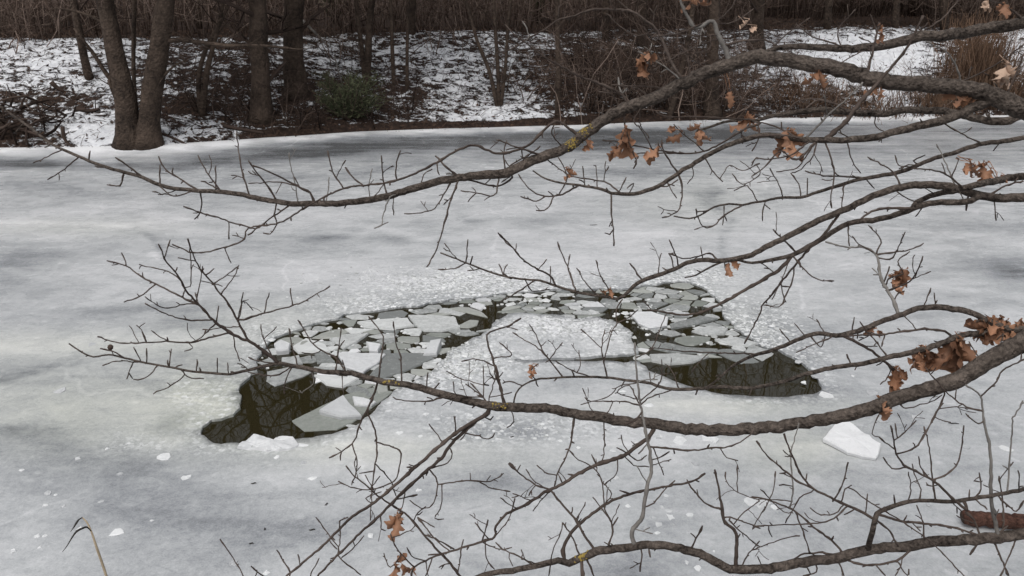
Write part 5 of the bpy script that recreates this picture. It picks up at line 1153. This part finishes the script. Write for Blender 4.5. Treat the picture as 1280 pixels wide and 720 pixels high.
# ------------------------------------------------------------------ far bank vegetation
def grow(mb, base_, dirn, L, r0, lv, maxlv, nkids, spread=.7, up=.25, sides=(7, 5, 4, 3), wig=.16, r1f=.35):
    n = max(3, int(4 + L * (2 if lv == 0 else 1.2))) if lv < maxlv else 4
    p_ = np.array(base_, float); d_ = np.array(dirn, float); d_ /= np.linalg.norm(d_)
    P, Rr = [p_.copy()], [r0]
    for i in range(1, n):
        d_ = d_ + RNG.normal(0, wig, 3) + np.array((0, 0, up * .12)); d_ /= np.linalg.norm(d_)
        p_ = p_ + d_ * L / (n - 1); P.append(p_.copy()); Rr.append(r0 * (1 - (1 - r1f) * i / (n - 1)))
    tube(mb, P, Rr, sides[min(lv, len(sides) - 1)])
    if lv < maxlv:
        k = nkids[min(lv, len(nkids) - 1)]
        for _ in range(k):
            i = random.randint(max(1, n // 4), n - 1)
            dv = RNG.normal(0, 1, 3); dd = P[i] - P[i - 1]; dd /= np.linalg.norm(dd)
            dv -= dd * np.dot(dv, dd); dv /= np.linalg.norm(dv)
            nd = dd * (1 - spread) + dv * spread + np.array((0, 0, up * .5))
            grow(mb, P[i], nd, L * random.uniform(.3, .6), max(.003, Rr[i] * random.uniform(.4, .6)), lv + 1, maxlv, nkids, spread, up, sides, wig, r1f)
def path_tree(paths, height, base_px, label, mat=FARBARK, n_low=0, group='bare trees on the far bank'):
    """paths: list of stems, each a list of (u, v, width px) from the foot up"""
    b_ = on_ground(*base_px); gz = ground_z(b_.x, b_.y)
    root = empty('bare_tree', (b_.x, b_.y, gz), label, 'tree', group)
    D = b_.y * CP - (gz - CAMZ) * SP
    mb = MB(); cr = MB()
    for st in paths:
        P = [];
        for u_, v_, w_ in st:
            # keep each stem in the upright plane through the foot
            r_ = at_depth(u_, v_, 1.0) - Vector((0, 0, CAMZ)); k = b_.y / r_.y
            P.append((r_.x * k, b_.y, CAMZ + r_.z * k, w_ / F * D * .5))
        P[0] = (P[0][0], P[0][1], min(P[0][2], ground_z(P[0][0], P[0][1])) - .08, P[0][3])
        a, c_ = np.array(P[-2]), np.array(P[-1])
        dv = (c_ - a)[:3]; dv /= np.linalg.norm(dv)
        H = height * random.uniform(.85, 1.1)
        k = 0
        while P[-1][2] < H:
            k += 1
            dv = dv + np.array((random.gauss(0, .06), random.gauss(0, .06), .08)); dv /= np.linalg.norm(dv)
            q = P[-1]; P.append((q[0] + dv[0] * .9, q[1] + dv[1] * .9, q[2] + dv[2] * .9, max(.01, q[3] * (1 - .9 / max(1.0, H - q[2] + .9) * .8))))
        Q = catmull(np.array(P), .25)
        flare = .55 * np.exp(-(Q[:, 2] - Q[0, 2]) / .22) if st[0][2] > 12 else 0
        rad = Q[:, 3] * (1 + flare) * np.array([1 + .10 * n3(i * .7, st[0][0], 4) for i in range(len(Q))])
        tube(mb, Q[:, :3], rad, 14, .10)
        for i in range(len(Q)):
            z_ = Q[i, 2]
            if z_ > 2.4 and random.random() < .8 or (z_ > gz + .5 and random.random() < n_low):
                for _r in range(2 if z_ > 2.4 else 1):
                    an = random.uniform(0, 6.28)
                    grow(cr, Q[i, :3], (math.cos(an), math.sin(an), .5), random.uniform(.7, 1.9) * (1.2 if z_ > 3 else .8), max(.008, Q[i, 3] * .3), 1, 3, (5, 6, 5) if z_ > 2.4 else (4, 4, 4), .75, .3)
    mb.part('trunk', mat, root, root.location)
    if cr.v: cr.part('crown', BRUSHD if mat is FARBARK else mat, root, root.location)
    return root
t1 = path_tree([[(163, 178, 30), (160, 150, 27), (155, 115, 25), (147, 80, 23), (139, 40, 20), (131, 0, 19), (124, -50, 17)],
                [(184, 178, 28), (187, 150, 25), (190, 115, 24), (196, 80, 24), (202, 40, 22), (207, 0, 20), (210, -50, 18)]],
               11, (172, 180), 'stout forked tree of two trunks at the far shore, leftmost of the big trunks', n_low=.0)
path_tree([[(168, 128, 5), (167, 90, 5), (167, 40, 5), (168, 0, 5)]], 6, (168, 140), 'thin straight sapling seen in the fork of the two-trunked tree')
path_tree([[(112, 97, 11), (106, 75, 10), (100, 45, 9), (95, 20, 9), (90, -10, 8)]], 7, (110, 97), 'slim tree leaning left up the bank, left of the forked tree', n_low=.2)
path_tree([[(327, 150, 25), (326, 110, 23), (324, 60, 21), (322, 0, 20)]], 11, (327, 148), 'thick dark upright trunk right of the forked tree, nearer the ice', n_low=.35)
path_tree([[(371, 118, 27), (368, 90, 25), (366, 45, 23), (368, 0, 22)]], 11, (371, 116), 'thick dark trunk higher on the bank just right of the nearer upright trunk', n_low=.3)
path_tree([[(459, 105, 10), (460, 70, 9), (462, 30, 8), (466, -5, 7)], [(457, 105, 7), (452, 60, 6), (446, 10, 5)]], 7, (458, 106), 'slender two-stemmed tree right of the green bush', n_low=.3)
path_tree([[(493, 120, 5), (491, 80, 5), (489, 20, 4)], [(508, 100, 5), (509, 60, 4), (510, 10, 4)]], 6, (500, 112), 'pair of thin dark stems left of the open snowy slope', n_low=.4)
path_tree([[(622, 130, 6), (612, 90, 5), (596, 50, 4), (585, 10, 4)], [(624, 130, 5), (622, 80, 5), (618, 20, 4)], [(626, 130, 5), (632, 80, 4), (636, 20, 4)]], 6, (623, 132), 'clump of thin dark stems right of the open snowy slope', n_low=.4)
path_tree([[(697, 145, 8), (698, 100, 7), (697, 50, 6), (696, 0, 6)]], 8, (697, 145), 'slim straight tree at the left side of the dark thicket', n_low=.4)
path_tree([[(757, 48, 9), (757, 20, 9), (758, -10, 8)]], 8, (757, 50), 'slim trunk on top of the bank above the dark thicket')
path_tree([[(803, 55, 13), (803, 20, 12), (802, -10, 12)]], 9, (803, 56), 'dark trunk on top of the bank behind the dark thicket')
path_tree([[(835, 150, 8), (846, 110, 7), (858, 60, 6), (866, 10, 6)]], 7, (835, 150), 'thin tree leaning right out of the dark thicket', n_low=.4)
path_tree([[(890, 142, 18), (890, 100, 16), (891, 50, 15), (893, 0, 14)]], 10, (890, 142), 'dark trunk at the right side of the thicket, partly behind the upper branch', n_low=.3)
path_tree([[(945, 60, 17), (946, 30, 16), (948, -10, 15)]], 10, (945, 60), 'dark trunk on the bank top at the right, left of the snowy clearing', n_low=.1)
path_tree([[(515, 40, 8), (516, 10, 8), (516, -20, 7)]], 8, (515, 42), 'slim tree standing on the bank top above the open snowy slope')
path_tree([[(252, 142, 10), (256, 105, 8), (262, 75, 6), (270, 45, 5)], [(252, 142, 8), (248, 100, 6), (258, 60, 5), (275, 30, 4)]], 5, (252, 143), 'small dark crooked tree between the forked tree and the upright trunk', n_low=.6)
path_tree([[(1120, 30, 9), (1121, 0, 8), (1122, -20, 8)]], 8, (1120, 34), 'slim trunk behind the snowy clearing at the right')
path_tree([[(40, 30, 9), (42, 0, 9), (43, -20, 8)]], 8, (40, 34), 'slim trunk on the bank top at the far left')
path_tree([[(248, 30, 8), (249, 0, 8), (250, -20, 8)]], 8, (248, 36), 'slim trunk on the bank top behind the crooked tree')
path_tree([[(1035, 34, 10), (1036, 0, 9), (1037, -20, 9)]], 9, (1035, 36), 'thin bare tree on the bank top left of the slim trunk behind the clearing')
path_tree([[(1182, 36, 11), (1180, 0, 10), (1178, -20, 9)]], 10, (1182, 38), 'bare tree on the bank top just left of the tall reed clump')
path_tree([[(1252, 36, 10), (1255, 0, 9), (1256, -20, 9)]], 9, (1252, 38), 'bare tree on the bank top behind the tall reed clump')
# the two side limbs of the forked tree
mb = MB()
def bank_pt(u_, v_, y_):
    r_ = at_depth(u_, v_, 1.0) - Vector((0, 0, CAMZ)); k = y_ / r_.y
    return np.array((r_.x * k, y_, CAMZ + r_.z * k))
for pl, ra, rb in ([(204, 52), (225, 50), (250, 53), (285, 57), (325, 57), (360, 60)], .045, .02), ([(150, 110), (135, 95), (122, 75), (108, 55), (92, 35)], .05, .015), ([(192, 112), (205, 95), (218, 82), (232, 76)], .03, .012), ([(148, 128), (142, 115), (136, 100)], .05, .03), ([(133, 32), (118, 22), (95, 14), (70, 10)], .03, .012):
    q = catmull(np.array([bank_pt(a, b_, t1.location.y - .05 * i) for i, (a, b_) in enumerate(pl)]), .12)
    tube(mb, q, np.linspace(ra, rb, len(q)), 7, .1)
    for i in range(3, len(q), 2):
        grow(mb, q[i], RNG.normal(0, 1, 3) + np.array((0, 0, .3)), .5, .010, 2, 3, (3, 3, 3))
mb.part('branch', FARBARK, t1, t1.location)

def shrub(u_, v_, n, hgt, wid, label, mat=BRUSH, cat='shrub', group='leafless shrubs on the far bank', kids=(6, 4), r0=.012, name='bare_shrub', lean=0):
    b_ = on_ground(u_, v_); root = empty(name, (b_.x, b_.y, ground_z(b_.x, b_.y)), label, cat, group)
    mb = MB()
    for i in range(n):
        an = random.uniform(0, 6.28); rr_ = random.random() ** .5 * wid * .5
        x, y = b_.x + math.cos(an) * rr_, b_.y + math.sin(an) * rr_ * .6
        dx = (x - b_.x) / max(wid, .1) * 1.0
        grow(mb, (x, y, ground_z(x, y) - .03), (dx + random.gauss(0, .25) + lean, random.gauss(0, .25), 1), hgt * random.uniform(.5, 1.1), r0 * random.uniform(.6, 1.3), 1, 3, (0,) + kids, .65, .2, wig=.2)
    mb.part('crown', mat, root, root.location)
    return root
SHR = [(20, 60, 14, .9, 1.2, 'low brown leafless shrub at the far left of the bank', BRUSH), (150, 60, 8, .8, 1.0, 'sparse leafless shrub behind the forked tree', BRUSH),
       (285, 140, 16, 1.0, 1.4, 'dark leafless shrub between the crooked tree and the nearer upright trunk', BRUSHD), (345, 158, 14, .9, 1.2, 'tangled dark shrub at the foot of the nearer upright trunk', BRUSHD),
       (395, 150, 12, .8, 1.2, 'low dark shrub left of the green bush', BRUSHD), (480, 150, 16, .9, 1.6, 'low twiggy shrub right of the green bush by the ice', BRUSHD),
       (560, 62, 8, .8, 1.2, 'thin shrub on the upper edge of the open snowy slope', BRUSH), (650, 120, 10, 1.1, 1.0, 'leafless shrub on the slope left of the dark thicket', BRUSH),
       (720, 135, 26, 1.5, 1.8, 'dense dark shrub at the left end of the thicket', BRUSH), (775, 130, 30, 1.6, 1.8, 'dense dark shrub in the middle of the thicket', BRUSHD), (830, 135, 28, 1.6, 1.8, 'dense dark shrub right of the thicket middle, under the upper branch', BRUSH),
       (880, 138, 24, 1.5, 1.6, 'dense shrub at the foot of the dark trunk in the thicket', BRUSH), (940, 125, 20, 1.4, 1.6, 'brown shrub at the right end of the thicket', BRUSH), (1000, 135, 16, 1.0, 1.6, 'brown twiggy shrub below the snowy clearing by the ice', BRUSH),
       (1090, 140, 12, .8, 1.4, 'low brown shrub right of the twiggy shrub below the snowy clearing', BRUSH), (1150, 135, 12, .9, 1.2, 'low brown shrub left of the reed bed', BRUSH), (750, 90, 20, 1.2, 1.8, 'dark shrub up the slope behind the thicket', BRUSHD), (430, 80, 10, .9, 1.2, 'thin shrub up the slope above the green bush', BRUSH), (850, 80, 18, 1.3, 2.0, 'dark shrub on the upper slope behind the right half of the thicket', BRUSHD)]
for u_, v_, n, h_, w_, lab, m in SHR: shrub(u_, v_, n, h_, w_, lab, m)

# reed bed and grass tufts at the right end
def reeds(u_, v_, n, hgt, wid, label, mat, group=None, droop=.25, name='reed_clump'):
    b_ = on_ground(u_, v_); root = empty(name, (b_.x, b_.y, ground_z(b_.x, b_.y)), label, 'reeds', group)
    mb = MB()
    for i in range(n):
        x, y = b_.x + random.gauss(0, .35) * wid, b_.y + random.gauss(0, .3) * wid * .7
        z = ground_z(x, y) - .03; h_ = hgt * random.uniform(.5, 1.1); lx, ly = random.gauss(0, droop), random.gauss(0, droop)
        P = [(x + lx * h_ * t_ * t_, y + ly * h_ * t_ * t_, z + h_ * (t_ - .25 * abs(lx) * t_ * t_)) for t_ in (0, .35, .7, 1)]
        tube(mb, P, [.007, .006, .005, .002], 3)
    mb.part('foliage', mat, root, root.location)
reeds(1215, 128, 900, 1.75, 1.05, 'tall brown clump of dry reeds on the far bank at the right', DRYGRASS, droop=.16)
reeds(1262, 132, 260, 1.0, .8, 'shorter dry reed clump at the right edge beside the tall clump', DRYGRASS)
reeds(1170, 140, 200, .6, .9, 'low dry grass tuft left of the tall reed clump by the ice', DRYGRASS)
reeds(1015, 130, 260, .55, 1.2, 'low brown grass tuft on the bank below the snowy clearing', DRYGRASS, droop=.4)
reeds(1090, 142, 160, .45, 1.0, 'small brown grass tuft at the ice edge below the snowy clearing', DRYGRASS, droop=.4)

# evergreens
def evergreen(u_, v_, w_, h_, n, label, name='green_bush', cat='bush'):
    b_ = on_ground(u_, v_); gz = ground_z(b_.x, b_.y)
    root = empty(name, (b_.x, b_.y, gz), label, cat)
    mb = MB(); st = MB()
    for i in range(max(10, n // 90)):
        an = random.uniform(0, 6.28); q = np.array((math.cos(an) * w_ * .5 * random.random(), math.sin(an) * w_ * .4 * random.random(), h_ * random.uniform(.3, .95)))
        a0 = np.array((b_.x, b_.y, gz)); P = [a0 + q * t_ * np.array((1, 1, 1)) + np.array((0, 0, -.06 * math.sin(t_ * 3))) for t_ in (0, .3, .6, .8, 1)]
        tube(st, P, [.012, .010, .007, .005, .002], 4)
        for _ in range(90):
            t_ = random.uniform(.25, 1.05); c_ = a0 + q * t_ + RNG.normal(0, .05, 3)
            dv = q / np.linalg.norm(q) + RNG.normal(0, .7, 3); dv /= np.linalg.norm(dv); sd = np.cross(dv, RNG.normal(0, 1, 3)); sd /= np.linalg.norm(sd)
            L = random.uniform(.05, .11)
            mb.add([c_ - sd * .009, c_ + sd * .009, c_ + dv * L], [(0, 1, 2)])
    mb.part('foliage', GREEN, root, root.location, smooth=False); st.part('stems', BRUSHD, root, root.location)
evergreen(438, 150, 1.45, .85, 6500, 'low green evergreen bush on the far bank')
evergreen(420, 34, 1.6, 3.0, 3000, 'dark green young conifer in the woods behind the green bush', 'conifer', 'conifer')
evergreen(672, 30, 1.5, 2.6, 3000, 'dark green young conifer in the woods above the left end of the thicket', 'conifer', 'conifer')

# brush pile and dead wood at the left shore
b_ = on_ground(18, 180)
root = empty('brush_pile', (b_.x, b_.y, ground_z(b_.x, b_.y)), 'dark heap of fallen branches at the far shore, left edge', 'brush pile')
mb = MB()
for i in range(70):
    x, y = b_.x + random.uniform(-.9, .55), b_.y + random.uniform(-.05, .9)
    k = max(0, 1 - abs(x - b_.x + .15) / .9); z = ground_z(x, y) + random.random() * .5 * k
    an = random.gauss(-.35, .9); L = random.uniform(.3, 1.1)
    d_ = np.array((math.cos(an) * L, random.gauss(0, .45) * L, -math.sin(an) * L * .5))
    c_ = np.array((x, y, z + .04)); tube(mb, [c_ - d_ / 2, c_ + RNG.normal(0, .06, 3), c_ + d_ / 2], [random.uniform(.006, .028)] * 2 + [.008], 6, .1)
mb.part('branches', BRUSHD, root, root.location)
for pl, r_, lab in [([(64, 103), (72, 110), (82, 116)], .05, 'short dark log lying up the snowy slope left of the slim leaning tree'), ([(95, 138), (110, 141), (125, 139)], .045, 'dark fallen limb on the snow left of the forked tree'),
                    ([(28, 120), (45, 128), (62, 138), (75, 140)], .03, 'thin crooked dead branch on the snow above the brush pile'), ([(78, 158), (80, 172), (86, 180), (95, 186)], .035, 'dark stump-like snag at the shore right of the brush pile'), ([(200, 168), (220, 176), (238, 186)], .03, 'dark dead branch sloping to the ice right of the forked tree'),
                    ([(280, 160), (300, 164), (330, 170)], .04, 'dark driftwood limb at the shore below the nearer upright trunk'), ([(378, 25), (398, 45), (412, 60)], .03, 'pale leaning dead limb on the bank top behind the thick trunks'), ([(418, 70), (428, 105), (438, 130)], .014, 'thin pale dead stick leaning over the green bush')]:
    P = [on_ground(*q) for q in pl]; P = [np.array((q.x, q.y, ground_z(q.x, q.y) + r_ * .7)) for q in P]
    if 'leaning' in lab or 'stump' in lab:
        P = [bank_pt(a, c_, on_ground(*pl[-1]).y) for a, c_ in pl]
    mb = MB(); q = catmull(np.array(P), .08); tube(mb, q, np.linspace(r_, r_ * .6, len(q)), 8, .15)
    for k in range(2, len(q) - 1, 3):
        tube(mb, [q[k], q[k] + RNG.normal(0, .08, 3) + np.array((0, 0, .08))], [.012, .005], 4)
    o = mb.build('fallen_branch', GREYTWIG if 'pale' in lab else BRUSHD, origin=tuple(q[0])); tag(o, lab, 'dead wood')

# uncountable ground cover and woodland
mb = MB()
idx = np.where((np.abs(V[:, 0]) < 13) & (np.repeat(ts, nx) > .02) & (np.repeat(ts, nx) < 7))[0]
for _ in range(20000):
    k = int(RNG.choice(idx)); x, y, z = V[k]
    if SNOWV[k] > random.uniform(.1, 1.15): continue
    x += random.uniform(-.05, .05); y += random.uniform(-.04, .04)
    if random.random() < .55:      # dead leaf
        r_ = random.uniform(.02, .05); nv = RNG.normal(0, .5, 3) + np.array((0, -.2, .8)); a = np.cross(nv, RNG.normal(0, 1, 3)); a /= np.linalg.norm(a); c_ = np.cross(nv / np.linalg.norm(nv), a)
        p_ = np.array((x, y, z + .015)); mb.add([p_ - a * r_, p_ - c_ * r_ * .5, p_ + a * r_ + nv * .012, p_ + c_ * r_ * .5], [(0, 1, 2, 3)])
    else:                          # dead blade or stalk
        L = random.uniform(.08, .28); an = random.uniform(0, 6.28); el = random.uniform(.1, 1.1)
        d_ = np.array((math.cos(an) * math.cos(el), math.sin(an) * math.cos(el), math.sin(el))) * L; p_ = np.array((x, y, z - .01))
        tube(mb, [p_, p_ + d_ * .6, p_ + d_ + np.array((0, 0, -.15 * L))], [.005, .004, .0015], 3)
o = mb.build('undergrowth', LITTER, smooth=False); tag(o, 'dead leaves and stalks poking through the snow on the far bank', 'undergrowth', kind='stuff')

mb = MB()
for _i in range(6400):
    t_ = random.uniform(0, 1) ** 1.5 * 24 + 4.0
    x = random.uniform(-.78, .78) * (18 + t_)
    if _i > 5200: t_ = random.uniform(6.5, 14); x = random.uniform(.28, .70) * (17 + t_)
    y = float(shore(x)) + t_
    uu, vv, _d = project((x, y, ground_z(x, y)))
    if 960 < uu < 1165 and t_ < 6.5: continue
    h_ = random.uniform(.35, 1.3) + .075 * t_
    p_ = np.array((x, y, ground_z(x, y) - .05)); r_ = random.uniform(.006, .014)
    lean = np.array((random.gauss(0, .22), random.gauss(0, .15), 1)); lean /= np.linalg.norm(lean)
    tube(mb, [p_, p_ + lean * h_ * .5 + RNG.normal(0, .04, 3), p_ + lean * h_], [r_, r_ * .8, r_ * .4], 3)
    for k in range(random.randint(4, 8)):
        b0_ = p_ + lean * h_ * random.uniform(.2, .95); dv = RNG.normal(0, 1, 3); dv[2] = abs(dv[2]) * .9; L = random.uniform(.25, .7)
        dv /= np.linalg.norm(dv); m_ = b0_ + dv * L * .5 + RNG.normal(0, .03, 3); e_ = b0_ + dv * L + np.array((0, 0, .06))
        tube(mb, [b0_, m_, e_], [r_ * .6, r_ * .45, r_ * .25], 3)
o = mb.build('thicket', BRUSH); tag(o, 'brown tangle of leafless saplings covering the top of the far bank', 'thicket', kind='stuff')
mb = MB()
for _ in range(330):
    t_ = random.uniform(0, 1) ** 1.3 * 50 + 8; x = random.uniform(-.85, .85) * (20 + t_); y = float(shore(x)) + t_
    p_ = np.array((x, y, ground_z(x, y) - .1)); H = random.uniform(7, 14); r_ = random.uniform(.05, .16)
    P = [p_ + np.array((random.gauss(0, .02) * q * H, 0, q * H)) for q in (0, .25, .5, .75, 1)]
    tube(mb, P, [r_, r_ * .85, r_ * .65, r_ * .4, .01], 6)
    for k in range(34):
        b0_ = p_ + np.array((0, 0, H * random.uniform(.15, .98))); dv = RNG.normal(0, 1, 3); dv[2] = abs(dv[2]) * .8; dv /= np.linalg.norm(dv); L = random.uniform(.6, 2.2)
        e_ = b0_ + dv * L; tube(mb, [b0_, b0_ + dv * L * .5 + RNG.normal(0, .08, 3), e_], [.022, .014, .006], 3)
        for _k in range(5):
            b1_ = b0_ + dv * L * random.uniform(.3, .9); d2 = dv + RNG.normal(0, .8, 3); d2 /= np.linalg.norm(d2); tube(mb, [b1_, b1_ + d2 * L * .45], [.010, .005], 3)
o = mb.build('woodland', BRUSH); tag(o, 'far bare woodland reading as one brown mass behind the bank', 'woodland', kind='stuff')
print('fragments', fr_n, 'twigs', twig_n, 'polys', len(polys))
